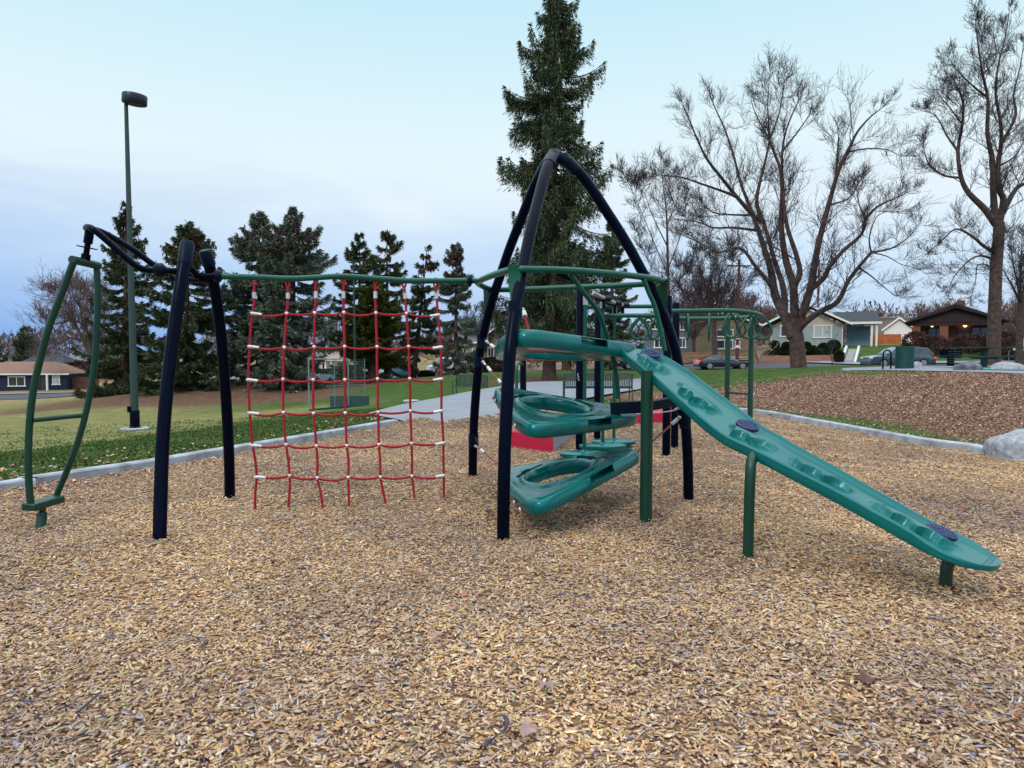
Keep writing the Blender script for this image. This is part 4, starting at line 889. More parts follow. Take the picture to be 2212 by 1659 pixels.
    if cones:
        hi = np.array([(p[2] - base.z) / Ht for p in Pts]); k = np.where(hi > .76)[0]; k = rs.choice(k, min(len(k), int(len(k) * .10)), replace=False) if len(k) else k
        D = np.zeros((len(k), 3)); D[:, 2] = -1; D += rs.normal(0, .25, D.shape); V2 = sprigs(Pts[k] + rs.normal(0, .12, (len(k), 3)), D, rs.uniform(.16, .36, len(k)), rs.uniform(.04, .075, len(k))); b = np.arange(len(V2))[:, None] * 6 + len(V)
        Q = np.concatenate([Q, b + np.array([0, 1, 2, 3]), b + np.array([5, 4, 2, 0])]); V = np.concatenate([V, V2.reshape(-1, 3)]); mats.append(m_cone)
    cr = np_mesh('crown', V, Q, mats, t); mi = np.zeros(len(cr.data.polygons), dtype=np.int32); mi[nf:] = 1
    if cones: cr.data.polygons.foreach_set('material_index', mi)
    trk_.v += []; lo_ = len(trk_.v); trk_.v += lim.v; trk_.f += [tuple(i + lo_ for i in f) for f in lim.f]; trk_.build('trunk', m_bark, t)
    return t
G1 = 'spruces along the field edge'
conifer('spruce_tree', 'dark spruce behind the lamp post, leftmost of the tall evergreens', 272, 858, 52, 440, [(.02, 74), (.15, 82), (.45, 64), (.75, 36), (.93, 12), (1, 2)], 186, 161, m_spruce, G1, True, seed=11, sz=1.25)
conifer('spruce_tree', 'broad dark spruce between the two leaning black posts, reddish cones at its top', 405, 852, 47, 480, [(.0, 88), (.2, 98), (.5, 84), (.8, 50), (.92, 20), (.97, 7), (1, 2)], 204, 190, m_spruce, G1, True, seed=12, sz=1.25)
conifer('spruce_tree', 'wide blue-grey spruce behind the left half of the rope net', 560, 838, 50, 458, [(.0, 86), (.2, 92), (.5, 88), (.78, 60), (.9, 26), (.96, 9), (1, 2)], 210, 199, m_sprblue, G1, True, seed=13, sz=1.3)
conifer('spruce_tree', 'blue-grey spruce with long upswept boughs behind the net centre, tallest of its pair', 634, 836, 47, 452, [(.0, 84), (.25, 90), (.55, 86), (.8, 70), (.89, 34), (.95, 12), (1, 2)], 210, 199, m_sprblue, G1, True, seed=14, sz=1.3)
conifer('spruce_tree', 'dark ragged spruce behind the green juniper, left of the two twin tops', 777, 815, 60, 507, [(.05, 54), (.3, 58), (.6, 52), (.85, 26), (.95, 10), (1, 3)], 130, 142, m_spruce, G1, False, seed=15, sz=1.35)
conifer('spruce_tree', 'gappy spruce with a bare upper stem rising behind the olive juniper', 836, 806, 62, 500, [(.06, 46), (.3, 50), (.6, 38), (.8, 38), (.92, 20), (1, 4)], 93, 142, m_spruce, G1, True, seed=16, sz=1.35)
conifer('spruce_tree', 'thin leaning spruce with a visible slanting trunk, right part of the net', 893, 808, 55, 533, [(.10, 40), (.4, 44), (.65, 38), (.85, 24), (.95, 10), (1, 3)], 74, 123, m_spruce, G1, True, seed=17, lean=30, sz=1.2, trunk_r=.22)
conifer('spruce_tree', 'slim blue-grey spruce just right of the rope net, behind the bench', 985, 806, 54, 527, [(.05, 44), (.3, 42), (.6, 34), (.82, 28), (.93, 18), (1, 3)], 117, 142, m_sprblue, G1, True, seed=18, sz=1.15)
conifer('juniper_tree', 'olive green juniper with a short trunk behind the right side of the net', 806, 806, 50, 622, [(.16, 58), (.4, 60), (.7, 50), (.9, 30), (1, 10)], 186, 161, m_sprolive, None, False, droop=-.1, hang=.25, seed=19, cat='juniper tree', sz=1.2, trunk_r=.42)
conifer('spruce_tree', 'towering old spruce rising out of the frame behind the climbing tower', 1186, 823, 39, -28, [(.10, 70), (.14, 100), (.20, 118), (.34, 112), (.45, 118), (.52, 104), (.62, 92), (.74, 90), (.82, 68), (.92, 46), (.97, 26), (1, 6)], 297, 237, m_spruce, None, False, droop=.46, hang=1.25, sprd=.085, upw=.35, nbf=.9, seed=20, lean=20, trunk_r=.36)
conifer('spruce_tree', 'small spruce just right of the towering one, its top against the sky', 1322, 800, 58, 470, [(.1, 58), (.3, 52), (.6, 36), (.85, 16), (1, 2)], 161, 133, m_spruce, G1, False, seed=21, sz=1.2)
conifer('spruce_tree', 'evergreen with a brown trunk tucked behind the towering spruce, low boughs over the wall', 1224, 800, 52, 600, [(.16, 60), (.4, 54), (.7, 34), (1, 4)], 93, 142, m_spruce, G1, False, seed=22, sz=1.25, trunk_r=.36)
conifer('spruce_tree', 'small distant spruce behind the dark blue house at far left', 56, 790, 118, 706, [(.02, 40), (.4, 32), (.75, 16), (1, 2)], 93, 104, m_spruce, None, False, seed=23, sz=2.1)
conifer('spruce_tree', 'clipped distant evergreen cut off by the left edge of the photo', -8, 795, 118, 742, [(.02, 24), (.5, 22), (.8, 12), (1, 4)], 55, 76, m_spruce, None, False, seed=24, sz=2.0)
# ---- bare trees
class Bare:
    def __init__(s, seed): s.mb = MB(); s.tw = MB(); s.r = random.Random(seed); s.n = 0
    def limb(s, pts, r0, r1, nseg=6, spread=1.0, dens=1.0, lev=2, tl=2.2, k=3):
        pts = [Vector(p) for p in catmull([tuple(p) for p in pts], k)]; m = len(pts)
        rad = [r0 + (r1 * .6 - r0) * (i / (m - 1)) ** .72 for i in range(m)]; s.mb.tube(pts, rad, max(5, nseg), cap=True)
        tot = sum((b - a).length for a, b in zip(pts, pts[1:])); nb = int(tot * dens * 2.7)
        for _ in range(nb):
            q = s.r.random() ** .62; i = min(m - 2, int(q * (m - 1))); d = (pts[i + 1] - pts[i]).normalized()
            s.shoot(pts[i].lerp(pts[i + 1], s.r.random()), s.turn(d, s.r.uniform(.45, 1.1) * spread), tl * s.r.uniform(.5, 1.1) * (1.15 - .70 * q), max(.008, rad[i] * .30), lev)
        d = (pts[-1] - pts[-2]).normalized()
        for _ in range(2): s.shoot(pts[-1], s.turn(d, s.r.uniform(.1, .5)), tl * .45 * s.r.uniform(.6, 1.0), r1 * .8, lev)
    def turn(s, d, a):
        v = Vector((s.r.gauss(0, 1), s.r.gauss(0, 1), s.r.gauss(0, 1) + .35)); v = v - d * v.dot(d)
        if v.length < 1e-3: v = d.orthogonal()
        return (d * math.cos(a) + v.normalized() * math.sin(a)).normalized()
    def shoot(s, p, d, ln, r, lev):
        n = 5 if lev else 4; pts = [p]; q = p; dd = d.copy(); rr = []
        for i in range(n):
            dd = (dd + Vector((s.r.gauss(0, .16), s.r.gauss(0, .16), s.r.gauss(0, .12) + s.up))).normalized(); q = q + dd * (ln / n); pts.append(q)
        r = min(r, ln * .02); mn = s.mn
        (s.mb if r > .03 else s.tw).tube(pts, [max(mn, r * (1 - .75 * i / n)) for i in range(n + 1)], 3 if r < .03 else 5, cap=False)
        if lev > 0:
            for i in range(1, n + 1):
                for _ in range(s.kids):
                    if s.r.random() < .64: s.shoot(pts[i], s.turn(dd, s.r.uniform(.3, .9)), ln * s.r.uniform(.42, .78), r * .55, lev - 1)
def bare_tree(name, label, u, v, Y, limbs, conv, dist_amp=1.0, seed=1, tl=2.4, lev=2, kids=2, up=.06, mn=.007, cat='bare tree', group=None, mb=None, mt=None, dens=1.0):
    """limbs: (pixel path, start radius, end radius) traced from the tree; each limb is swung nearer or farther in depth"""
    base = on(u, v, Y); t = thing(name, label, cat, tuple(base), group); B = Bare(seed); B.kids = kids; B.up = up; B.mn = mn; rr = random.Random(seed + 5); memo = {}
    for li, (pp, r0, r1) in enumerate(limbs):
        key = pp[0]; st = memo.get(key, 0.0); sw = rr.uniform(-1, 1) * dist_amp; pts = []
        for i, (x, y) in enumerate(pp):
            f = i / max(1, len(pp) - 1); d = st + (sw if li else 0) * f * (3.0 if li else 0); uu, vv = conv(x, y); pts.append(P(uu, vv, Y + d)); memo.setdefault((x, y), d)
        if li == 0: pts[0] = base - Vector((0, 0, .3)); B.mb.tube([tuple(p) for p in catmull([tuple(p) for p in pts], 4)], [r0 * (1.35 if i == 0 else 1) * (1 - (1 - r1 / r0) * i / (4 * (len(pts) - 1))) for i in range(4 * (len(pts) - 1) + 1)], 16)
        else: B.limb(pts, r0, r1, 9 if r0 > .1 else 6, dens=dens, lev=lev, tl=tl)
    B.mb.build('trunk', mb or m_bark2, t); B.tw.build('twigs', mt or m_twig, t, smooth=False)
    return t
def cb(x, y): return (1327.2 + x * .42675, 88.5 + y * .42675)
BIG = [([(930, 1648), (928, 1600), (925, 1540), (918, 1480)], .38, .34),
       ([(905, 1500), (858, 1380), (815, 1290), (790, 1150), (762, 1060), (730, 960), (700, 880)], .30, .15), ([(700, 880), (620, 790), (540, 690), (470, 600), (420, 500), (380, 400), (350, 330)], .13, .03),
       ([(700, 880), (670, 800), (640, 720), (600, 570), (560, 450), (510, 340), (480, 260)], .12, .03), ([(620, 790), (560, 765), (430, 720), (340, 690), (240, 682), (170, 690)], .09, .02),
       ([(815, 1290), (780, 1220), (720, 1150), (660, 1065), (610, 1045), (530, 1070), (450, 1030), (340, 980)], .14, .03), ([(730, 960), (600, 945), (500, 945), (420, 915), (300, 900), (260, 870)], .09, .02),
       ([(700, 880), (600, 880), (500, 868), (450, 825)], .07, .04), ([(858, 1380), (862, 1310), (850, 1230), (810, 1110), (780, 1000), (755, 920)], .20, .13), ([(755, 920), (720, 820), (740, 700), (770, 580), (785, 500)], .13, .06),
       ([(785, 500), (780, 400), (775, 300), (790, 150)], .06, .02), ([(918, 1480), (912, 1400), (905, 1240), (870, 1120), (850, 1000), (845, 900), (850, 750), (840, 650), (810, 570), (785, 500)], .26, .07),
       ([(905, 1240), (940, 1180), (920, 1080), (880, 960), (860, 850), (850, 700), (850, 560), (870, 450), (910, 350), (940, 290)], .16, .03), ([(785, 500), (740, 420), (700, 330), (690, 270)], .05, .02), ([(785, 500), (830, 380), (850, 280), (860, 200)], .05, .02),
       ([(850, 560), (920, 470), (970, 400), (990, 370)], .05, .02), ([(925, 1470), (945, 1400), (990, 1260), (1010, 1150), (1030, 1040), (1060, 920), (1090, 810), (1120, 700), (1150, 620)], .24, .12), ([(1150, 620), (1190, 540), (1230, 460), (1290, 390), (1340, 350)], .10, .03),
       ([(1120, 700), (1130, 560), (1135, 485)], .07, .04), ([(1090, 830), (1180, 800), (1220, 750), (1250, 700)], .06, .02), ([(1190, 560), (1280, 545), (1380, 550), (1440, 580)], .05, .02), ([(990, 1260), (1060, 1200), (1090, 1140), (1160, 1060), (1250, 980), (1270, 900)], .15, .09),
       ([(1270, 900), (1330, 840), (1410, 800), (1500, 760)], .08, .02), ([(1270, 900), (1240, 830), (1225, 750)], .06, .02), ([(925, 1470), (965, 1425), (1040, 1370), (1130, 1320), (1180, 1220), (1240, 1140), (1300, 1070)], .20, .10),
       ([(1300, 1070), (1400, 1050), (1480, 1000), (1540, 930)], .07, .02), ([(1300, 1070), (1290, 1000), (1320, 900), (1360, 870)], .05, .02), ([(1240, 1150), (1300, 1190), (1370, 1250), (1420, 1290)], .05, .02), ([(1300, 1070), (1380, 1090), (1450, 1130), (1530, 1150)], .04, .015)]
bare_tree('bare_tree', 'huge bare spreading tree with several thick limbs in front of the pale gabled house', 1727, 793, 33, BIG, cb, seed=3, tl=1.75, lev=2, kids=2, mn=.0052, dens=1.0)
def cc(x, y): return (1858 + x * .4802, y * .4802)
RT = [([(598, 1640), (602, 1500), (605, 1400), (612, 1200), (622, 1080), (625, 1000)], .42, .31), ([(612, 1010), (560, 940), (490, 870), (455, 800), (440, 680), (460, 560), (462, 460), (430, 380)], .25, .06), ([(455, 800), (380, 790), (320, 750), (290, 690), (285, 640)], .09, .02),
      ([(440, 680), (390, 610), (340, 520), (280, 500)], .09, .02), ([(608, 1000), (598, 850), (595, 720), (572, 600), (575, 450), (550, 330), (530, 200), (520, 100)], .24, .03), ([(575, 440), (500, 380), (440, 320), (400, 260)], .08, .02), ([(555, 330), (610, 260), (600, 150)], .06, .02),
      ([(625, 1000), (645, 900), (625, 850), (620, 750), (635, 640), (630, 540), (610, 420), (620, 300), (650, 180), (670, 60)], .24, .03), ([(640, 640), (700, 520), (690, 430), (720, 300), (735, 200)], .12, .03), ([(640, 960), (700, 850), (760, 810), (800, 700), (820, 560)], .20, .05),
      ([(615, 1140), (560, 1110), (500, 1060), (430, 1030), (370, 1080), (310, 1130)], .14, .03), ([(605, 1170), (540, 1150), (480, 1180), (420, 1250), (400, 1300)], .10, .02), ([(460, 560), (400, 480), (350, 420), (340, 350)], .06, .02), ([(620, 750), (700, 700), (740, 620)], .08, .03), ([(600, 1200), (530, 1190), (520, 1260), (500, 1330)], .06, .02)]
bare_tree('bare_tree', 'tall upright bare tree in front of the brown bungalow near the right edge', 2146, 778, 44, RT, cc, seed=4, tl=1.9, lev=2, kids=2, mn=.0075)
def gen_limbs(conv_base, hpx, wpx, n, r, seed, fork=.3):
    rr = random.Random(seed); u, v = conv_base; L_ = [([(u, v), (u + rr.uniform(-2, 2), v - hpx * fork * .5), (u + rr.uniform(-3, 3), v - hpx * fork)], r, r * .75)]
    top = L_[0][0][-1]
    for i in range(n):
        a = -1 + 2 * (i + .5) / n + rr.uniform(-.12, .12); hh = hpx * (1 - fork) * (1 - .45 * a * a) * rr.uniform(.8, 1.0); w = wpx * a
        L_.append(([top, (top[0] + w * .25, top[1] - hh * .3), (top[0] + w * .6 + rr.uniform(-.05, .05) * wpx, top[1] - hh * .62), (top[0] + w, top[1] - hh)], r * .5, r * .06))
    return L_
idc = lambda x, y: (x, y)
def auto_tree(label, u, v, Y, hpx, wpx, n, r, seed, fork=.3, name='bare_tree', **k): return bare_tree(name, label, u, v, Y, gen_limbs((u, v), hpx, wpx, n, r, seed, fork), idc, seed=seed, **k)
B3 = [([(275, 1660), (276, 1400), (272, 1200), (268, 1000)], .13, .08), ([(268, 1000), (262, 850), (245, 720), (235, 610)], .08, .015), ([(270, 1180), (200, 1020), (140, 870), (90, 760), (50, 650)], .05, .008), ([(272, 1150), (330, 1000), (360, 870), (350, 760)], .05, .012), ([(268, 1040), (200, 900), (160, 790), (150, 700)], .05, .01), ([(274, 1300), (200, 1180), (120, 980)], .04, .01), ([(274, 1280), (350, 1180), (420, 1080)], .05, .01), ([(268, 930), (320, 800), (330, 700)], .04, .01)]
bare_tree('bare_tree', 'slender young bare tree left of the huge one, above the tower leg', 1444.6, 797, 45, B3, cb, seed=8, tl=1.7, lev=2, kids=2, mn=.008, dens=1.1)
auto_tree('bare tree with two stems before the grey townhouse, behind the hanging rings', 1545, 772, 64, 250, 110, 7, .30, 31, .30, tl=2.6, mb=m_bark2, lev=2, kids=2, mn=.011)
auto_tree('reddish bare tree with several stems rising behind the black post tops', 1500, 775, 72, 190, 80, 6, .20, 32, .2, tl=2.6, mt=m_twigr, mn=.014)
auto_tree('leaning bare tree behind the tall one at the right edge of the photo', 2203, 760, 56, 250, 70, 5, .30, 33, .42, tl=2.6, mn=.010)
LB = [([(205, 815), (203, 790), (196, 770)], .5, .42), ([(196, 770), (180, 735), (165, 705), (150, 690), (130, 685)], .35, .08), ([(165, 705), (155, 680), (140, 650), (118, 635)], .2, .04), ([(196, 770), (192, 730), (180, 700), (172, 660), (165, 630)], .35, .06), ([(180, 700), (195, 680), (200, 650), (205, 632)], .2, .05), ([(196, 770), (215, 730), (225, 690), (228, 650)], .3, .05), ([(180, 735), (150, 730), (120, 745), (105, 760)], .2, .04), ([(150, 690), (120, 700), (100, 690)], .15, .04), ([(172, 660), (155, 640), (145, 625)], .12, .03)]
bare_tree('bare_tree', 'bare reddish-grey tree seen between the rails of the spinner', 205, 815, 96, LB, idc, dist_amp=.9, seed=35, tl=4.2, lev=2, kids=2, mn=.018, mt=m_twigr)
auto_tree('small pale multi-stem tree before the brick wall, left of the round shrubs', 1637, 790, 56, 62, 40, 6, .10, 36, .12, tl=.9, mn=.010, mt=mat('pale_twig', (.24, .18, .14), .9), mb=mat('pale_bark', (.26, .2, .16), .9), kids=1)
auto_tree('thin bare sapling before the brick wall, right of the huge tree trunk', 1797, 797, 50, 95, 16, 4, .04, 37, .3, tl=.5, mn=.005, kids=1, lev=1)
auto_tree('bare crown showing beside the grey gabled houses behind the bench', 1045, 790, 92, 135, 55, 7, .18, 38, .15, tl=2.4, mn=.013, kids=2)
proto = auto_tree('distant reddish bare tree behind the fence', 1885, 760, 118, 75, 55, 7, .25, 39, .2, tl=3.2, mn=.022, mt=m_twigr, group='distant bare trees behind the houses')
far_list = [(1640, 120, 1.2, 'distant bare tree just left of the pale gabled house'), (1995, 112, 1.25, 'distant bare tree left above the brown bungalow roof'), (2060, 118, 1.1, 'distant bare tree behind the bungalow chimney'), (1800, 125, 1.0, 'distant bare tree above the roof of the pale house'),
            (1930, 128, .9, 'distant bare tree over the small white gable'), (1575, 110, 1.5, 'distant bare tree behind the yellow house'), (950, 120, 1.0, 'distant bare tree left of the grey gabled houses'), (720, 122, .8, 'distant bare tree in the gap between the spruces'),
            (240, 135, 1.0, 'distant bare tree right of the reddish one at left'), (120, 140, .8, 'distant bare tree behind the orange building'), (1455, 112, 1.2, 'distant bare tree seen through the tower legs'), (2190, 105, 1.35, 'distant bare tree in the right corner behind the big trunks'), (1740, 118, 1.1, 'distant bare tree behind the left slope of the pale roof')]
for i, (u, Y, s, lab) in enumerate(far_list):
    p = P(u, 760, Y); c = copy_tree(proto, None, (p.x, Y, gz(p.x, Y) - .2), i * 1.3 + .5); c.scale = (s, s, s); c['label'] = lab
proto['label'] = 'distant bare tree above the orange fence'
# ---- far wooded band that closes the horizon
def wood_band():
    rs = np.random.default_rng(5); n = 42000; a = rs.uniform(-.95, .95, n); d = rs.uniform(190, 330, n); x = d * np.sin(a); y = d * np.cos(a)
    hh = rs.uniform(0, 1, n) ** .8 * (7 + 3 * np.sin(a * 17) + 2.5 * np.sin(a * 41)); z = hgt(x, y) + hh
    D = rs.normal(0, .5, (n, 3)); D[:, 2] = 1; V = sprigs(np.stack([x, y, z], -1), D, rs.uniform(1.0, 2.6, n), rs.uniform(.08, .3, n)); b = np.arange(n)[:, None] * 6
    o = np_mesh('far_woods', V.reshape(-1, 3), np.concatenate([b + np.array([0, 1, 2, 3]), b + np.array([5, 4, 2, 0])]), island_mat('far_wood', [((.15, .13, .15), 4), ((.20, .165, .18), 4), ((.10, .11, .11), 3), ((.24, .20, .22), 2)], .9, .1))
    tag(o, 'hazy band of far bare trees and bushes along the horizon', 'woods', kind='stuff')
wood_band()
# ---- shrubs
def shrub(label, u, v, Y, w, h, m, seed, cat='shrub', group=None, name='round_shrub', n=2600, leafs=.09):
    rs = np.random.default_rng(seed); b = on(u, v, Y); t = thing(name, label, cat, tuple(b), group)
    d = rs.normal(0, 1, (n, 3)); d /= np.linalg.norm(d, axis=1)[:, None]; rad = 1 - np.abs(rs.normal(0, .10, n)); lump = 1 + .07 * np.sin(d[:, 0] * 7 + seed) * np.cos(d[:, 1] * 6 + d[:, 2] * 5)
    p = d * (rad * lump)[:, None] * np.array([w / 2, w / 2, h / 2]) + np.array([b.x, b.y, b.z + h * .47]); V = sprigs(p - d * leafs, d + rs.normal(0, .6, (n, 3)), rs.uniform(.6, 1.6, n) * leafs * 1.4, rs.uniform(.5, 1, n) * leafs * .5)
    bb = np.arange(n)[:, None] * 6; np_mesh('foliage', V.reshape(-1, 3), np.concatenate([bb + np.array([0, 1, 2, 3]), bb + np.array([5, 4, 2, 0])]), m, t)
    MB().tube([b - Vector((0, 0, .2)), b + Vector((0, 0, h * .5))], [.06, .03], 6).build('stem', m_bark, t); return t
m_hedge = island_mat('clipped_evergreen', [((.010, .026, .010), 4), ((.02, .042, .016), 4), ((.032, .06, .022), 3), ((.014, .022, .012), 2)], .85, .15)
# ================================================================ crop frames used to read places off the photograph
def k2(x, y): return (1415.7 + x * .12, 637.06 + y * .12)
def k3(x, y): return (1636.9 + x * .12, 637.06 + y * .12)
def k4(x, y): return (1902.3 + x * .14, 637.06 + y * .14)
def k5(x, y): return (x * .12, 690.1 + y * .12)
def k6(x, y): return (398.2 + x * .28, 725.5 + y * .28)
def kA(x, y): return (1008.7 + x * .144, 654.8 + y * .144)
# ---- clipped shrubs
for i, (x, y, r, lab) in enumerate([(300, 900, 88, 'small ball shrub on a stem, leftmost of the high ones by the pale house'), (510, 912, 74, 'small ball shrub against the pale house, just left of the huge trunk'), (390, 1050, 120, 'wide clipped shrub below the two small balls left of the huge trunk'),
                                    (190, 1090, 105, 'dark clipped shrub at the left end of the row above the brick wall'), (545, 1070, 95, 'clipped shrub touching the left side of the huge trunk'), (885, 905, 68, 'high ball shrub just right of the huge trunk'), (985, 990, 90, 'round shrub under the left corner of the white framed window'),
                                    (1185, 950, 98, 'round shrub under the middle of the white framed window'), (1370, 905, 108, 'big oval ball shrub at the corner of the pale house'), (1130, 1080, 128, 'broadest low shrub above the brick wall, below the window'), (905, 1100, 100, 'low shrub against the right side of the huge trunk'), (1300, 1060, 85, 'brownish low shrub at the right end of the shrub row')]):
    u, v = k3(x, y); Y = 66 + (i % 3); c = P(u, v, Y); rad = r * .12 / F * Y; g = gz(c.x, c.y); rs = np.random.default_rng(i); n = 2000
    t = thing('round_shrub', lab, 'shrub', (c.x, c.y, g), 'clipped round shrubs before the pale house'); d = rs.normal(0, 1, (n, 3)); d /= np.linalg.norm(d, axis=1)[:, None]
    p = np.array(c)[None] + d * (1 - np.abs(rs.normal(0, .07, n)))[:, None] * rad * np.array([1.05, 1, .92]); V = sprigs(p - d * .05, d + rs.normal(0, .7, (n, 3)), rs.uniform(.06, .16, n), rs.uniform(.03, .06, n)); b = np.arange(n)[:, None] * 6
    np_mesh('foliage', V.reshape(-1, 3), np.concatenate([b + np.array([0, 1, 2, 3]), b + np.array([5, 4, 2, 0])]), m_hedge, t); MB().ball(tuple(c), rad * .86, 8).build('inner_foliage', m_hedge, t); MB().tube([(c.x, c.y, g - .1), (c.x, c.y, c.z)], .06, 6).build('stem', m_bark, t)
m_bushr = island_mat('reddish_bush_twigs', [((.11, .055, .055), 4), ((.07, .04, .045), 4), ((.17, .10, .09), 2)], .9, .1)
m_bushg = island_mat('dull_hedge_leaves', [((.03, .035, .018), 4), ((.05, .05, .025), 3), ((.07, .045, .03), 2)], .9, .1)
for lab, u, v, Y, w, h, m, sd_ in (('twiggy reddish bush left of the bungalow porch', 1978, 757, 67, 2.6, 2.2, m_bushr, 1), ('twiggy brown bush before the left bungalow window', 2012, 760, 65, 3.4, 2.0, m_bushr, 2), ('red twiggy bush right of the bungalow steps', 2098, 757, 66, 3.6, 2.0, m_bushr, 3), ('red bush behind the tall tree trunk', 2165, 760, 64, 3.2, 2.4, m_bushr, 7), ('dark red hedge at the right edge beyond the picnic table', 2195, 765, 60, 3.2, 2.2, m_bushr, 4),
                                   ('dull green low hedge left of the tower leg near the brick wall', 1050, 806, 57, 4.0, 1.4, m_bushg, 5), ('dark hedge clump just right of the far bench', 1075, 803, 58, 3.0, 1.6, m_bushg, 6), ('low dark rounded hedge in front of the parked van', 920, 812, 60, 1.6, .6, m_hedge, 8), ('dark purplish bush between the brick wall and the stairs', 1812, 790, 61, .9, 1.3, m_bushg, 9),
                                   ('brown hedge behind the fence next to the dark blue house', 170, 822, 104, 6, 4.4, m_bushr, 10)):
    shrub(lab, u, v, Y, w, h, m, sd_, name='bush', cat='bush', n=2400, leafs=.12 if Y < 90 else .3)
# ================================================================ houses
m_white = mat('white_trim', (.74, .75, .78), .55, var=.05); m_glass = mat('dark_window_glass', (.025, .035, .05), .08, var=.2, spec=.8); m_pale_glass = mat('curtained_window', (.42, .47, .50), .25, var=.1)
def siding(name, col, sc=9):
    m = mat(name, col, .8, var=.1, scale=1.5); t = m.node_tree; b = t.nodes['Principled BSDF']; tc = t.nodes.new('ShaderNodeTexCoord'); w = t.nodes.new('ShaderNodeTexWave'); w.bands_direction = 'Z'; w.wave_profile = 'SAW'; w.inputs['Scale'].default_value = sc / 6
    L(t, tc.outputs['Object'], w.inputs['Vector']); bp = t.nodes.new('ShaderNodeBump'); bp.inputs['Strength'].default_value = .8; bp.inputs['Distance'].default_value = .04; L(t, w.outputs['Fac'], bp.inputs['Height']); L(t, bp.outputs['Normal'], b.inputs['Normal']); return m
def brick(name, c1_, c2_, mo, sc=3.0):
    m, t, b = nt(name); b.inputs['Roughness'].default_value = .9; tc = t.nodes.new('ShaderNodeTexCoord'); mp = t.nodes.new('ShaderNodeMapping'); mp.inputs['Rotation'].default_value = (PI / 2, 0, 0); L(t, tc.outputs['Object'], mp.inputs[0])
    k = t.nodes.new('ShaderNodeTexBrick'); k.inputs['Scale'].default_value = sc; k.inputs['Color1'].default_value = (*c1_, 1); k.inputs['Color2'].default_value = (*c2_, 1); k.inputs['Mortar'].default_value = (*mo, 1); k.inputs['Mortar Size'].default_value = .025
    L(t, mp.outputs[0], k.inputs['Vector']); L(t, k.outputs['Color'], b.inputs['Base Color']); return m
m_br = brick('red_brick', (.36, .13, .085), (.26, .085, .06), (.36, .27, .23), 2.2); m_br2 = brick('brown_brick', (.12, .05, .035), (.085, .038, .03), (.13, .09, .075), 2.2); m_stone = brick('bank_stone', (.33, .22, .14), (.20, .13, .085), (.12, .08, .06), 1.1)
m_pinkw = brick('pale_pink_block', (.50, .34, .29), (.44, .30, .26), (.38, .3, .28), 1.5)
m_shdark = mat('dark_shingles', (.030, .042, .055), .9, var=.3, scale=8, bump=.5, bscale=30); m_shbrown = mat('brown_shingles', (.20, .115, .09), .9, var=.2, scale=8, bump=.5, bscale=30); m_shblk = mat('black_shingles', (.020, .016, .022), .9, var=.3, scale=8, bump=.5); m_shgrey = mat('grey_shingles', (.13, .13, .16), .9, var=.2, scale=6, bump=.5)
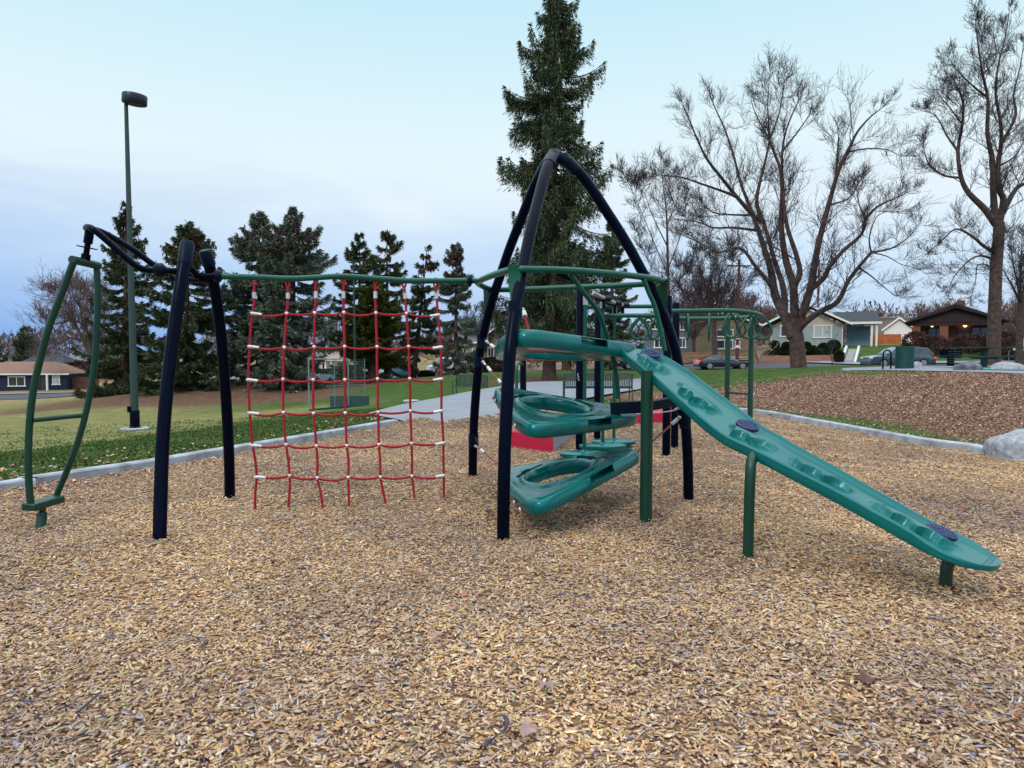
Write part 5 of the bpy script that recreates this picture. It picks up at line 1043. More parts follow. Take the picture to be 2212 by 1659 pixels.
def house(name, label, x0, x1, Y, zb, wh, D, roof, rise, wall, roofm, ov=.5, gable_m=None, yaw=0.0, wins=(), door=None, chimney=None, trim=m_white, ridge=None, face=False):
    """front wall from x0 to x1 at distance Y; windows are (x from left, sill height, width, height, glass)"""
    cf = math.cos(yaw) if face else 1; wins = [(a_ * cf, b_, c_ * cf, d_, e_) for a_, b_, c_, d_, e_ in wins]; W = (x1 - x0) * cf; cx = (x0 + x1) / 2; t = thing(name, label, 'house', (cx, Y, zb)); O = Vector((cx, Y, zb))
    def w(x, y, z): v = Matrix.Rotation(yaw, 3, 'Z') @ Vector((x, y, z)); return v + O
    def bx(m, c, d): m.box(c, d, M=Matrix.Translation(O) @ Matrix.Rotation(yaw, 4, 'Z')); return m
    bx(MB(), (0, D / 2, wh / 2 - .75), (W, D, wh + 1.5)).build('wall', wall, t, smooth=False)
    h = W / 2
    if roof == 'front':     # gable faces the viewer
        MB().prism([w(-h, .01, wh), w(h, .01, wh), w(0, .01, wh + rise * h / (h + ov))], w(0, 0, 0), w(0, .3, 0)).build('gable', gable_m or wall, t, smooth=False)
        g = MB(); e = -rise * ov / (h + ov)
        for s in (-1, 1):
            q = [w(s * (h + ov), -ov, wh), w(0, -ov, wh + rise), w(0, D + ov, wh + rise), w(s * (h + ov), D + ov, wh)]; up = Vector((0, 0, .16)); g.add(q + [p + up for p in q], [(0, 1, 2, 3), (7, 6, 5, 4), (0, 4, 5, 1), (1, 5, 6, 2), (2, 6, 7, 3), (3, 7, 4, 0)])
        g.build('roof', roofm, t, smooth=False)
        for s in (-1, 1): MB().bar(w(s * (h + ov), -ov - .03, wh + .04), w(0, -ov - .03, wh + rise + .04), .06, .22).build('barge_board', trim, t, smooth=False)
    else:
        inset = {'hip': h * .55, 'side': 0}[roof] if ridge is None else ridge
        a = [w(-h - ov, -ov, wh), w(h + ov, -ov, wh), w(h + ov, D + ov, wh), w(-h - ov, D + ov, wh)]; r_ = [w(-h - (ov if roof == 'side' else 0) + inset, D / 2, wh + rise), w(h + (ov if roof == 'side' else 0) - inset, D / 2, wh + rise)]
        u_ = Vector((0, 0, .12)); g = MB().add([p for p in a] + [p + u_ for p in a] + r_, [(3, 2, 1, 0), (0, 1, 5, 4), (1, 2, 6, 5), (2, 3, 7, 6), (3, 0, 4, 7), (4, 5, 9, 8), (6, 7, 8, 9), (5, 6, 9), (7, 4, 8)]); g.build('roof', roofm, t, smooth=False)
        bx(MB(), (0, -ov - .03, wh + .05), (W + 2 * ov + .1, .06, .2)).build('fascia', trim, t, smooth=False)
    for (wx, wz, ww, whh, gm) in wins:
        x = -h + wx + ww / 2; z = wz + whh / 2; f = MB()
        for c, d in (((x, -.04, z + whh / 2), (ww + .2, .10, .12)), ((x, -.05, z - whh / 2), (ww + .3, .14, .14)), ((x - ww / 2, -.04, z), (.12, .10, whh - .12)), ((x + ww / 2, -.04, z), (.12, .10, whh - .12)), ((x, -.035, z), (.07, .08, whh - .12))): bx(f, c, d)
        fo = f.build('window', trim, t, smooth=False); bx(MB(), (x, -.015, z), (ww - .06, .03, whh - .06)).build('pane', gm, fo, smooth=False)
    if door:
        x = -h + door[0]; bx(MB(), (x, -.03, door[1] / 2), (door[2], .06, door[1])).build('door', door[3], t, smooth=False)
    if chimney: bx(MB(), (chimney[0], D * .45, wh + rise + chimney[1] / 2 - .4), (.7, .7, chimney[1] + .8)).build('chimney', m_br2, t, smooth=False)
    return t, w, bx
def X(u, Y): return (u - CU) / F * Y
def Zof(v, Y): return EYE - (v - 757.5) / F * Y
m_paleblue = siding('pale_blue_grey_wall', (.34, .40, .45)); m_cream = siding('cream_gable_boards', (.58, .49, .43)); m_navyw = siding('dark_navy_wall', (.006, .018, .05)); m_grey2 = siding('slate_grey_siding', (.12, .15, .20)); m_tan = mat('tan_wall', (.22, .17, .11), .85, var=.1); m_tan2 = mat('dull_tan_wall', (.25, .20, .17), .85, var=.15); m_orange = mat('orange_wall', (.50, .17, .08), .85, var=.15); m_cr = mat('cream_wall', (.60, .55, .45), .85, var=.1); m_brdk = mat('dark_brown_gable', (.035, .018, .02), .9, var=.3, scale=5); m_doord = mat('dark_door', (.03, .03, .035), .4, var=.2)
# pale gabled house
Y = 80; x0, x1 = X(1661, Y), X(1819, Y); zb = Zof(750.5, Y); s = Y / F
t, w, bx_ = house('gabled_house', 'pale blue-grey house with a cream front gable, behind the huge bare tree', x0, x1, Y, zb, 47 * s, 9, 'front', 45 * s, m_paleblue, m_shdark, 1.0, m_cream, yaw=-.46, face=True, wins=[(X(1757, Y) - x0, 21 * s, 38 * s, 25 * s, m_pale_glass), (X(1683, Y) - x0, 24 * s, 1.6, 1.3, m_glass)])
bx_(MB(), (5.6, 3.6, 1.25), (2.6, 3, 2.5)).build('side_wing', mat('blue_wing_wall', (.22, .36, .44), .8), t, smooth=False); bx_(MB(), (5.9, 2.05, 1.1), (.95, .06, 2.1)).build('door', mat('teal_blue_door', (.16, .30, .38), .5), t, smooth=False)
g = MB(); q = [w(4.2, -.6, 2.75), w(7.75, -.6, 2.75), w(7.75, 6, 2.75), w(4.2, 6, 2.75)]; r_ = [w(2.6, 2.4, 4.2), w(7.4, 2.4, 4.25)]; u_ = Vector((0, 0, .14)); g.add(q + [p + u_ for p in q] + r_, [(3, 2, 1, 0), (0, 1, 5, 4), (1, 2, 6, 5), (2, 3, 7, 6), (3, 0, 4, 7), (4, 5, 9, 8), (6, 7, 8, 9), (5, 6, 9), (7, 4, 8)]).build('porch_roof', m_shdark, t, smooth=False)
for px_ in (6.85, 7.35): bx_(MB(), (px_, -.3, 1.35), (.22, .22, 2.7)).build('porch_post', m_white, t, smooth=False)
bx_(MB(), (6.0, -.62, 2.78), (3.7, .06, .26)).build('porch_fascia', m_white, t, smooth=False)
for sx_, z_ in ((-4.2, 1.3), (4.15, 1.3)): bx_(MB(), (sx_ * .93, -.06, z_), (.09, .08, 2.6)).build('downspout', m_white, t, smooth=False)
for vx, vz in ((1.6, 4.1), (3.0, 3.5)): bx_(MB(), (vx, 2.5, vz), (.18, .18, .9)).build('roof_vent', m_shgrey, t, smooth=False)
# brown bungalow
Y = 70; s = Y / F; x0, x1 = X(1969, Y), X(2150, Y); zb = Zof(753.5, Y)
t, w, bx_ = house('bungalow', 'dark brown brick bungalow with a low wide roof and a lit porch lamp', x0, x1, Y, zb, 56 * s, 9, 'front', 38 * s, m_br2, m_shblk, .75, m_brdk, yaw=-.56, face=True, wins=[(1.6, 1.0, 1.7, 1.2, m_glass), (6.1, 1.0, 1.7, 1.2, m_glass)], door=(4.45, 2.15, 1.0, m_doord), chimney=(.6, .7), trim=m_brdk)
bx_(MB(), (0, -1.3, 56 * s - .15), ((x1 - x0) * .86 + .5, .3, .35)).build('porch_beam', m_brdk, t, smooth=False)
for px_ in (-3.4, -.95, 3.3): bx_(MB(), (px_, -1.3, 56 * s / 2 - .35), (.75, .7, 56 * s - .05)).build('porch_pillar', mat('orange_brown_brick', (.20, .075, .04), .9, var=.25, scale=8), t, smooth=False)
g = MB()
for sgn in (-1, 1):
    h = (x1 - x0) / 2 * math.cos(.56); q = [w(sgn * (h + .75), -2.0, 56 * s - .05), w(0, -2.0, 56 * s + 30 * s), w(0, 0, 56 * s + 32 * s), w(sgn * (h + .75), 0, 56 * s - .05)]; u_ = Vector((0, 0, .14)); g.add(q + [p + u_ for p in q], [(0, 1, 2, 3), (7, 6, 5, 4), (0, 4, 5, 1), (1, 5, 6, 2), (2, 6, 7, 3), (3, 7, 4, 0)])
g.build('porch_roof', m_shblk, t, smooth=False)
MB().prism([w(-h - .4, -1.5, 56 * s), w(h + .4, -1.5, 56 * s), w(0, -1.5, 56 * s + 27 * s)], w(0, 0, 0), w(0, .2, 0)).build('porch_gable', m_brdk, t, smooth=False)
for i in range(4): bx_(MB(), (.05, -2.4 - i * .35, -.1 - i * .22), (2.0 + i * .15, .36, .22)).build('step', m_conc, t, smooth=False)
lampm = mat('lit_amber_lamp', (1, .5, .1), .5, emit=(1.0, .42, .08), es=9); lampd = mat('dim_lit_lamp', (.8, .8, .5), .5, emit=(.9, .85, .5), es=1.6)
lp = w((X(2081, 70) - (x0 + x1) / 2) * .85, -.35, Zof(704, 70) - zb); MB().ball(tuple(lp), .16, 6).build('porch_lamp', lampm, t)
lp2 = w((X(2011, 70) - (x0 + x1) / 2) * .85, -.3, Zof(704, 70) - zb); MB().ball(tuple(lp2), .13, 6).build('porch_lamp', lampd, t)
# houses between
Y = 92; house('white_house', 'small white gabled house far behind the orange fence', X(1908, Y), X(1972, Y), Y, Zof(730, Y), 1.0, 8, 'front', 1.7, m_white, m_white, .3, yaw=-.5, face=True)
Y = 104; house('brown_house', 'plain brown block of a house above the small white gable', X(1922, Y), X(1962, Y), Y, Zof(735, Y), 3.4, 8, 'side', .4, m_tan2, m_tan2, .1, trim=m_tan2)
Y = 84; s = Y / F; house('townhouse', 'slate grey two-storey house with white windows behind the hanging rings', X(1392, Y), X(1528, Y), Y, Zof(756, Y), 64 * s, 8, 'side', 20 * s, m_grey2, m_shdark, .4, yaw=-.25, face=True, wins=[(.6, 2.6, 1.3, .9, m_glass), (4.4, 2.5, .8, 1.0, m_glass), (6.0, 2.5, .7, 1.0, m_pale_glass), (1.2, .3, 1.2, 1.0, m_glass), (4.3, .3, .8, 1.2, m_glass)])
Y = 78; s = Y / F; house('split_level_house', 'tan house with two rows of wide white windows behind the green ladder posts', X(1502, Y), X(1630, Y), Y, Zof(756, Y), 52 * s, 8, 'front', 30 * s, m_tan, m_shdark, .6, m_tan2, yaw=-.32, face=True, wins=[(2.4, 1.55, 1.9, .8, m_glass), (2.4, .15, 1.9, 1.0, m_glass), (4.6, .2, .5, .8, m_white)])
Y = 90; s = Y / F; house('gabled_house', 'grey house with a broad roof left of the leftmost tower leg, far behind the bench', X(985, Y), X(1046, Y), Y, Zof(786, Y), 45 * s, 8, 'side', 38 * s, m_tan2, m_shgrey, .5, wins=[(.6, .8, .8, 1.2, m_glass), (2.2, .8, .8, 1.2, m_glass)])
Y = 92; s = Y / F; house('gabled_house', 'grey-brown house with a pointed front gable just right of the leftmost tower leg', X(1046, Y), X(1104, Y), Y, Zof(786, Y), 54 * s, 8, 'front', 26 * s, m_tan2, m_shgrey, .5, wins=[(.5, 1.0, .8, 1.2, m_glass), (2.3, 1.0, .8, 1.2, m_glass)])
Y = 96; s = Y / F; t, w, bx_ = house('porch_house', 'cream house with a white columned porch seen through the metal goal', X(690, Y), X(770, Y), Y, Zof(808, Y), 30 * s, 8, 'side', 20 * s, m_cr, m_tan2, .5, wins=[(.4, .7, .7, 1, m_glass), (3.6, .7, .7, 1, m_glass)])
for px_ in (-2.3, -1.5, -.7): bx_(MB(), (px_, -1.0, 1), (.16, .16, 2.0)).build('porch_column', m_white, t, smooth=False)
bx_(MB(), (-1.5, -.7, 2.05), (2.4, 1.4, .2)).build('porch_roof', m_white, t, smooth=False)
# dark blue house far left
Y = 96; s = Y / F; x0, x1 = X(-90, Y), X(137, Y); zb = Zof(845, Y)
t, w, bx_ = house('ranch_house', 'low dark blue house with a brown hipped roof at the far left', x0, x1, Y, zb, 36 * s, 9, 'hip', 27 * s, m_navyw, m_shbrown, .5, yaw=.10, wins=[(X(18, Y) - x0, 11 * s, 33 * s, 20 * s, m_glass), (X(108, Y) - x0, 14 * s, 14 * s, 19 * s, m_pale_glass)], door=(X(92, Y) - x0, 2.1, 1.1, m_doord))
bx_(MB(), (X(106, Y) - (x0 + x1) / 2, -1.2, 36 * s / 2), (.2, .2, 36 * s)).build('porch_post', m_white, t, smooth=False)
Y = 110; house('hip_roofed_house', 'house whose dark roof shows behind the brown roof at far left', X(5, Y), X(135, Y), Y, Zof(840, Y), 2.7, 9, 'hip', 2.9, m_navyw, m_shdark, .5)
Y = 122; house('orange_building', 'low orange building behind the bare tree at far left', X(96, Y), X(210, Y), Y, Zof(830, Y), 4.2, 8, 'side', 1.0, m_orange, m_shgrey, .3, wins=[(.8, 2.4, .8, 1.2, m_pale_glass), (6.0, 2.4, 1.2, 1.2, m_pale_glass)])
# ---- walls and fences
def wall_run(name, label, cat, pts, h, th, m, cap=None):
    """pts: list of ground positions; built as one run that steps with the ground"""
    t = thing(name, label, cat, (pts[0][0], pts[0][1], gz(*pts[0]))); g = MB(); n = len(pts)
    for a, b in zip(pts, pts[1:]):
        za, zb_ = gz(*a), gz(*b); d = Vector((b[0] - a[0], b[1] - a[1], 0)); s = Vector((-d.y, d.x, 0)).normalized() * th
        q = [Vector((a[0], a[1], za - .4)), Vector((b[0], b[1], zb_ - .4)), Vector((b[0], b[1], zb_ - .4)) + s, Vector((a[0], a[1], za - .4)) + s]; up = [Vector((0, 0, h + .4))] * 4; g.add(q + [p + u for p, u in zip(q, up)], [(3, 2, 1, 0), (4, 5, 6, 7), (0, 1, 5, 4), (1, 2, 6, 5), (2, 3, 7, 6), (3, 0, 4, 7)])
    g.build('wall_body', m, t, smooth=False); return t
wall_run('brick_wall', 'low red brick garden wall along the street below the clipped shrubs', 'wall', [tuple(p2(1624, 790, 62)), tuple(p2(1700, 790, 62)), tuple(p2(1805, 790, 62))], .62, .3, m_br)
wall_run('brick_wall', 'low orange brick wall behind the slatted bench and black posts', 'wall', [tuple(p2(1285, 800, 63)), tuple(p2(1400, 798, 63))], 1.05, .3, m_br)
wall_run('block_wall', 'low pale pink wall behind the trunk of the towering spruce', 'wall', [tuple(p2(1130, 803, 63)), tuple(p2(1283, 800, 63))], .62, .3, m_pinkw)
wall_run('brick_wall', 'short pinkish brick wall beyond the far bench', 'wall', [tuple(p2(1005, 806, 60)), tuple(p2(1085, 805, 60))], .45, .3, m_pinkw)
for lab, Y_, h in (('lowest stone tier of the planted bank behind the dark sedan', 63, .75), ('middle stone tier of the bank above the dark sedan', 65.5, 1.25), ('top stone tier of the bank below the tan house', 68.5, 1.6)):
    wall_run('stone_terrace', lab, 'terrace wall', [tuple(p2(1395, 790, Y_)), tuple(p2(1500, 790, Y_)), tuple(p2(1622, 790, Y_))], max(.3, Zof({63: 785, 65.5: 771, 68.5: 757}[Y_], Y_) - gz(X(1530, Y_), Y_)), .5, m_stone)
def fence(label, a, b, h, m, nb=None):
    A = Vector((a[0], a[1], gz(*a))); B = Vector((b[0], b[1], gz(*b))); ln = (B - A).length; t = thing('wooden_fence', label, 'fence', tuple(A)); n = nb or int(ln / .16); g = MB(); d = (B - A) / n
    for i in range(n): c = A + d * (i + .5); g.box((c.x, c.y, c.z + h / 2), (d.to_2d().length * .93, .03, h + random.uniform(-.02, .02)), rz=math.atan2(d.y, d.x))
    g.build('fence_boards', m, t, smooth=False)
    for i in range(0, n + 1, 14): c = A + d * i; MB().box((c.x, c.y + .06, c.z + h / 2), (.1, .1, h + .1)).build('fence_post', m, t, smooth=False)
m_cedar = mat('orange_cedar', (.42, .13, .045), .8, var=.2, scale=2); m_oldw = mat('weathered_fence_wood', (.13, .055, .04), .85, var=.35, scale=2)
Y = 84; fence('orange cedar fence between the pale house and the bungalow', (X(1838, Y), Y), (X(1945, Y), Y), Zof(722.5, Y) - gz(X(1890, Y), Y), m_cedar)
Y = 98; fence('brown board fence right of the dark blue house', (X(138, Y), Y), (X(194, Y), Y), Zof(815, Y) - gz(X(160, Y), Y), m_oldw)
# ---- concrete stairs up the lawn
st = thing('garden_stairs', 'concrete stairs with side kerbs climbing from the street to the pale house', 'stairs', tuple(P(1828, 792, 60)))
A, B_ = P(1828, 792.5, 60), P(1842, 754, 66.5); nst = 11; g = MB()
for i in range(nst):
    f = i / nst; c = A.lerp(B_, f + .5 / nst); g.box((c.x, c.y, c.z - .5 + .07), (1.0, 6.5 / nst, 1.0 + .02))
g.build('treads', mat('stair_concrete', (.42, .42, .44), .85, var=.15), st, smooth=False)
for sx in (-.62, .62): MB().bar(A + Vector((sx, -.1, -.1)), B_ + Vector((sx, 0, .12)), .2, .45).build('side_kerb', mat('pale_stair_kerb', (.5, .53, .55), .8), st, smooth=False)
# ================================================================ cars
m_tyre = mat('tyre_rubber', (.012, .012, .014), .8); m_rim = mat('alloy_rim', (.4, .42, .45), .3, metal=.8); m_tail = mat('lit_tail_lamp', (.6, .01, .01), .3, emit=(1, .03, .02), es=1.2); m_head = mat('headlamp_glass', (.7, .75, .8), .1); m_headon = mat('lit_headlamp', (1, .9, .6), .3, emit=(1, .72, .35), es=14)
m_cg = mat('car_window_tint', (.015, .025, .035), .06, spec=.9)
def car(name, label, u, v, Y, yaw, paint, kind='sedan', flip=False, head=None, L_=4.7, W=1.82, H=1.45, group='cars in the street beyond the park'):
    b = P(u, v, Y); b.z = gz(b.x, b.y) + .06; t = thing(name, label, {'van': 'van', 'suv': 'car'}.get(kind, 'car'), tuple(b), group); yw = yaw + (PI if flip else 0)
    T = Matrix.Translation(b) @ Matrix.Rotation(yw, 4, 'Z')
    # stations along the length (front at -x): x, belt height, roof height, roof half width factor
    if kind == 'sedan': ST = [(-.5, .52, .52), (-.485, .66, .66), (-.42, .74, .74), (-.24, .84, .84), (-.10, .88, 1.26), (.02, .90, 1.42), (.16, .91, 1.43), (.28, .92, 1.30), (.40, .93, .96), (.47, .90, .90), (.50, .62, .62)]
    elif kind == 'suv': ST = [(-.5, .60, .60), (-.485, .86, .86), (-.42, .95, .95), (-.25, 1.03, 1.03), (-.13, 1.07, 1.55), (-.02, 1.08, 1.70), (.20, 1.10, 1.72), (.38, 1.12, 1.66), (.46, 1.10, 1.30), (.49, .95, .95), (.50, .60, .60)]
    else: ST = [(-.5, .60, .60), (-.48, .95, .95), (-.40, 1.12, 1.12), (-.32, 1.2, 1.55), (-.24, 1.22, 2.05), (-.1, 1.25, 2.2), (.1, 1.25, 2.22), (.3, 1.25, 2.22), (.47, 1.25, 2.15), (.495, 1.2, 1.2), (.50, .6, .6)]
    hs = H / {'sedan': 1.45, 'suv': 1.72, 'van': 2.22}[kind]; V = []; Fc = []; w = W / 2
    for x, zb_, zt in ST:
        e = 1 - .10 * max(0, abs(x) - .40) / .10; wt = w * (.78 if zt > zb_ + .1 else .90) * e; x *= L_
        V += [T @ Vector((x, s_ * q, z * hs)) for s_, q, z in ((-1, w * .9 * e, .26), (-1, w * e, .42), (-1, w * e * .99, zb_ * .98), (-1, wt, zt - (.03 if zt > zb_ + .1 else 0)), (-1, wt * .55, zt), (1, wt * .55, zt), (1, wt, zt - (.03 if zt > zb_ + .1 else 0)), (1, w * e * .99, zb_ * .98), (1, w * e, .42), (1, w * .9 * e, .26))]
    n = len(ST)
    for i in range(n - 1):
        for k in range(10): Fc.append((i * 10 + k, i * 10 + (k + 1) % 10, (i + 1) * 10 + (k + 1) % 10, (i + 1) * 10 + k))
    Fc += [tuple(range(10))[::-1], tuple((n - 1) * 10 + k for k in range(10))]
    link_mesh('body', [tuple(v_) for v_ in V], Fc, paint, t)
    cab = [i for i, q in enumerate(ST) if q[2] > q[1] + .1]; i0, i1 = cab[0], cab[-1]
    for s_ in (-1, 1):
        lo_, hi_ = [], []
        for i in range(i0 - 1, i1 + 2):
            x, zb_, zt = ST[i]; top = zt > zb_ + .1
            lo_.append(Vector((x * L_, s_ * (w + .004), (zb_ + .03) * hs))); hi_.append(Vector((x * L_ + (.0), s_ * (w * .80 + .03 if top else w + .004), ((zt - .10) if top else zb_ + .035) * hs)))
        if kind == 'van': lo_, hi_ = lo_[:4], hi_[:4]
        poly = [T @ p for p in lo_] + [T @ p for p in reversed(hi_)]; m_ = len(lo_)
        g = MB().add(poly, [(i, i + 1, 2 * m_ - 2 - i, 2 * m_ - 1 - i) for i in range(m_ - 1)]); g.build('side_window', m_cg, t, smooth=False)
        if kind != 'van':
            for xx in (.09,): MB().box((xx * L_, s_ * (w * .90), (ST[5][1] + .22) * hs), (.07, w * .22, .46 * hs), M=T).build('window_pillar', paint, t, smooth=False)
    f0, f1 = ST[i0 - 1], ST[i0 + 1]; ws = [Vector((f0[0] * L_ - .01, s_ * w * .80, (f0[2] + .03) * hs)) for s_ in (-1, 1)] + [Vector((f1[0] * L_ - .06, s_ * w * .70, (f1[2] - .02) * hs)) for s_ in (1, -1)]
    MB().prism([T @ p for p in ws], Vector((0, 0, 0)), T.to_3x3() @ Vector((-.02, 0, .02))).build('windscreen', m_cg, t, smooth=False)
    wr = .33 if kind == 'sedan' else .37
    for x in (-.31, .30):
        for s_ in (-1, 1):
            c = T @ Vector((x * L_, s_ * (w - .10), wr)); ax = T.to_3x3() @ Vector((0, s_, 0)); wh_ = MB().lathe([(.05, -.11), (wr * .9, -.11), (wr, -.06), (wr, .08), (wr * .92, .112), (wr * .62, .112)], c, 20, axis=ax).build('wheel', m_tyre, t)
            MB().lathe([(.03, .09), (wr * .60, .095), (wr * .64, .118), (wr * .2, .116), (.02, .122)], c, 20, axis=ax).build('rim', m_rim, wh_)
    for s_ in (-1, 1):
        zz = (ST[1][1] - .06) * hs; MB().box((-.478 * L_, s_ * w * .72, zz), (.16, .36, .14), M=T).build('headlight', head or m_head, t, bevel=.02); zr = (ST[-2][1] - .10) * hs; MB().box((.484 * L_, s_ * w * .80, zr), (.14, .30, .18), M=T).build('tail_light', m_tail, t, bevel=.02)
    return t
p_navy = mat('dark_navy_car_paint', (.010, .022, .075), .2, var=.05, spec=.7, coat=.8); p_dark = mat('black_blue_car_paint', (.010, .014, .035), .2, var=.05, spec=.7, coat=.8); p_grey = mat('blue_grey_car_paint', (.07, .11, .16), .25, metal=.4, var=.05, coat=.8); p_white = mat('white_car_paint', (.62, .66, .72), .3, var=.04, coat=.6); p_blue = mat('light_blue_car_paint', (.05, .17, .27), .25, var=.05, coat=.8); p_silver = mat('silver_car_paint', (.32, .42, .52), .3, metal=.4, coat=.6)
car('parked_car', 'dark sedan with glowing headlights driving right, behind the ladder posts', 1561, 798, 57.5, 0, p_dark, 'sedan', True, m_headon, 4.55, H=1.32)
car('parked_car', 'dark navy car seen between the black posts behind the slatted bench', 1392, 801, 57.5, 0, p_navy, 'sedan', False, None, 4.8, H=1.42)
car('parked_car', 'blue-grey sport utility car parked behind the green litter bin, facing left', 1938, 795, 52, 0, p_grey, 'suv', False, None, 4.95, H=1.62)
car('parked_car', 'white sport utility car by the small white sign, seen past the right leaning post', 497, 829, 76, .2, p_white, 'suv', True, None, 4.4, H=1.5)
car('parked_car', 'pale car between the two leaning black posts, left of a darker one', 423, 832, 77, .1, p_silver, 'sedan', False)
car('parked_car', 'dark car parked between the pale car and the white one at left', 458, 831, 80, .1, p_dark, 'sedan', False)
car('parked_car', 'silver-blue car parked in front of the columned porch, seen through the goal', 713, 824, 73, .1, p_silver, 'sedan', False)
car('parked_car', 'white car between the metal goal and the juniper trunk', 760, 823, 75, .3, p_white, 'suv', True, H=1.5)
car('parked_car', 'light blue car with a red tail lamp parked left of the leaning spruce trunk', 862, 818, 70, .45, p_blue, 'suv', False, None, 3.9, H=1.5)
car('parked_van', 'white van parked beyond the lawn behind the slim spruce', 975, 813, 70, .35, p_white, 'van', False, None, 5.0, H=1.75)
# ================================================================ furniture of the park
m_bench = mat('dark_green_bench', (.012, .045, .04), .45, var=.2); m_benchg = mat('grey_green_slats', (.035, .060, .060), .5, var=.2)
def bench(label, c, yaw, w=1.9, m=m_bench, back_to_camera=False):
    t = thing('park_bench', label, 'bench', tuple(c), 'metal park benches'); T = Matrix.Translation(c) @ Matrix.Rotation(yaw, 4, 'Z'); n = int(w / .055)
    g = MB(); s_ = MB()
    for i in range(n):
        x = -w / 2 + w * (i + .5) / n; g.box((x, .24 + .04, .66), (.034, .012, .40), M=T @ Matrix.Translation((0, 0, 0))); s_.box((x, -.0, .44), (.034, .46, .012), M=T)
    g.box((0, .28, .87), (w, .03, .035), M=T).box((0, .28, .47), (w, .03, .03), M=T); s_.box((0, -.23, .43), (w, .03, .04), M=T).box((0, .22, .43), (w, .03, .04), M=T)
    g.build('backrest', m, t, smooth=False); s_.build('seat', m, t, smooth=False)
    for x in (-w / 2, w / 2):
        pts = [(x, -.24, 0), (x, -.24, .44), (x, -.24, .62), (x, -.18, .66), (x, .20, .66), (x, .28, .62)]; MB().tube([T @ Vector(p) for p in catmull(pts, 3)], .020, 8).build('armrest', m_bench, t)
        MB().tube([T @ Vector((x, .30, 0)), T @ Vector((x, .26, .45)), T @ Vector((x, .29, .88))], .020, 8).tube([T @ Vector((x, -.26, .43)), T @ Vector((x, .28, .43))], .018, 8).build('leg', m_bench, t)
    return t
c = on(1290, 866, 21.6); bench('slatted grey-green bench standing on the path behind the tower, seen from the back', c, PI, 2.15, m_benchg)
c = on(1015, 853, 29); bench('dark green bench on the lawn left of the tower, its seat turned to us', c, -.25, 1.42)
sheet('bench_pad', [p2(965, 858, 28), p2(1060, 857, 28.4)], [p2(972, 852, 30.4), p2(1060, 851, 30.6)], m_path, .02, 4, 3)
# litter bin
c = on(1953.5, 795, 25); t = thing('litter_bin', 'dark green round litter bin on the pavement at right', 'litter bin', tuple(c)); m_bin = mat('bin_green_paint', (.006, .062, .058), .45, var=.2, scale=8)
MB().lathe([(.27, 0), (.29, .02), (.29, .80), (.27, .82)], c, 32).build('bin_body', mat('bin_inner', (.008, .03, .03), .6), t); g = MB()
for k in range(36): a = 2 * PI * k / 36; g.box((c.x + .30 * math.cos(a), c.y + .30 * math.sin(a), c.z + .42), (.012, .036, .78), rz=a)
g.build('bin_slats', m_bin, t, smooth=False)
for z in (.03, .28, .54, .82): MB().lathe([(.295, -.018), (.318, -.014), (.318, .014), (.295, .018)], (c.x, c.y, c.z + z), 32).build('bin_band', m_bin, t)
# bike rack
c = on(1915.5, 794, 25); t = thing('bike_rack', 'black hoop bike rack beside the green litter bin', 'bike rack', tuple(c)); MB().tube(catmull([(c.x - .145, c.y, c.z - .05), (c.x - .145, c.y, c.z + .55), (c.x - .10, c.y, c.z + .68), (c.x, c.y, c.z + .73), (c.x + .10, c.y + .0, c.z + .68), (c.x + .145, c.y, c.z + .55), (c.x + .145, c.y, c.z - .05)], 5), .028, 12).build('hoop', m_black, t)
# picnic table
c = on(2125, 797, 24.5); t = thing('picnic_table', 'long dark green picnic table on a central post at right', 'picnic table', tuple(c)); m_pt = mat('picnic_dark_green', (.006, .028, .028), .6, var=.3)
for nm, zc, dy, wdt, L_ in (('table_top', .76, 0, .75, 2.7), ('bench_seat', .44, -.65, .28, 2.9), ('bench_seat', .44, .65, .28, 2.9)):
    g = MB(); ns = max(2, int(wdt / .14))
    for i in range(ns): g.box((c.x, c.y + dy - wdt / 2 + wdt * (i + .5) / ns, c.z + zc), (L_, wdt / ns * .86, .045))
    g.box((c.x, c.y + dy, c.z + zc - .04), (.08, wdt, .04)).build(nm, m_pt, t, smooth=False)
MB().box((c.x, c.y, c.z + .36), (.16, .16, .72)).box((c.x, c.y, c.z + .38), (.1, 1.3, .07)).build('pedestal', m_pt, t, smooth=False)
# grill
c = on(2053, 794, 27); t = thing('park_grill', 'dark boxy park grill with grate bars, left of the picnic table', 'grill', tuple(c)); g = MB().box((c.x, c.y, c.z + .42), (.58, .45, .05)).box((c.x, c.y + .22, c.z + .52), (.58, .03, .34)).box((c.x - .28, c.y, c.z + .5), (.03, .45, .3)).box((c.x + .28, c.y, c.z + .5), (.03, .45, .3)); g.build('firebox', m_black, t, smooth=False)
g = MB()
for i in range(6): g.box((c.x, c.y - .24, c.z + .15 + i * .09), (.5, .02, .022))
g.build('grate', m_benchg, t, smooth=False); MB().box((c.x, c.y, c.z + .18), (.18, .18, .44)).box((c.x - .2, c.y, c.z + .12), (.9, .3, .04)).build('stand', m_black, t, smooth=False)
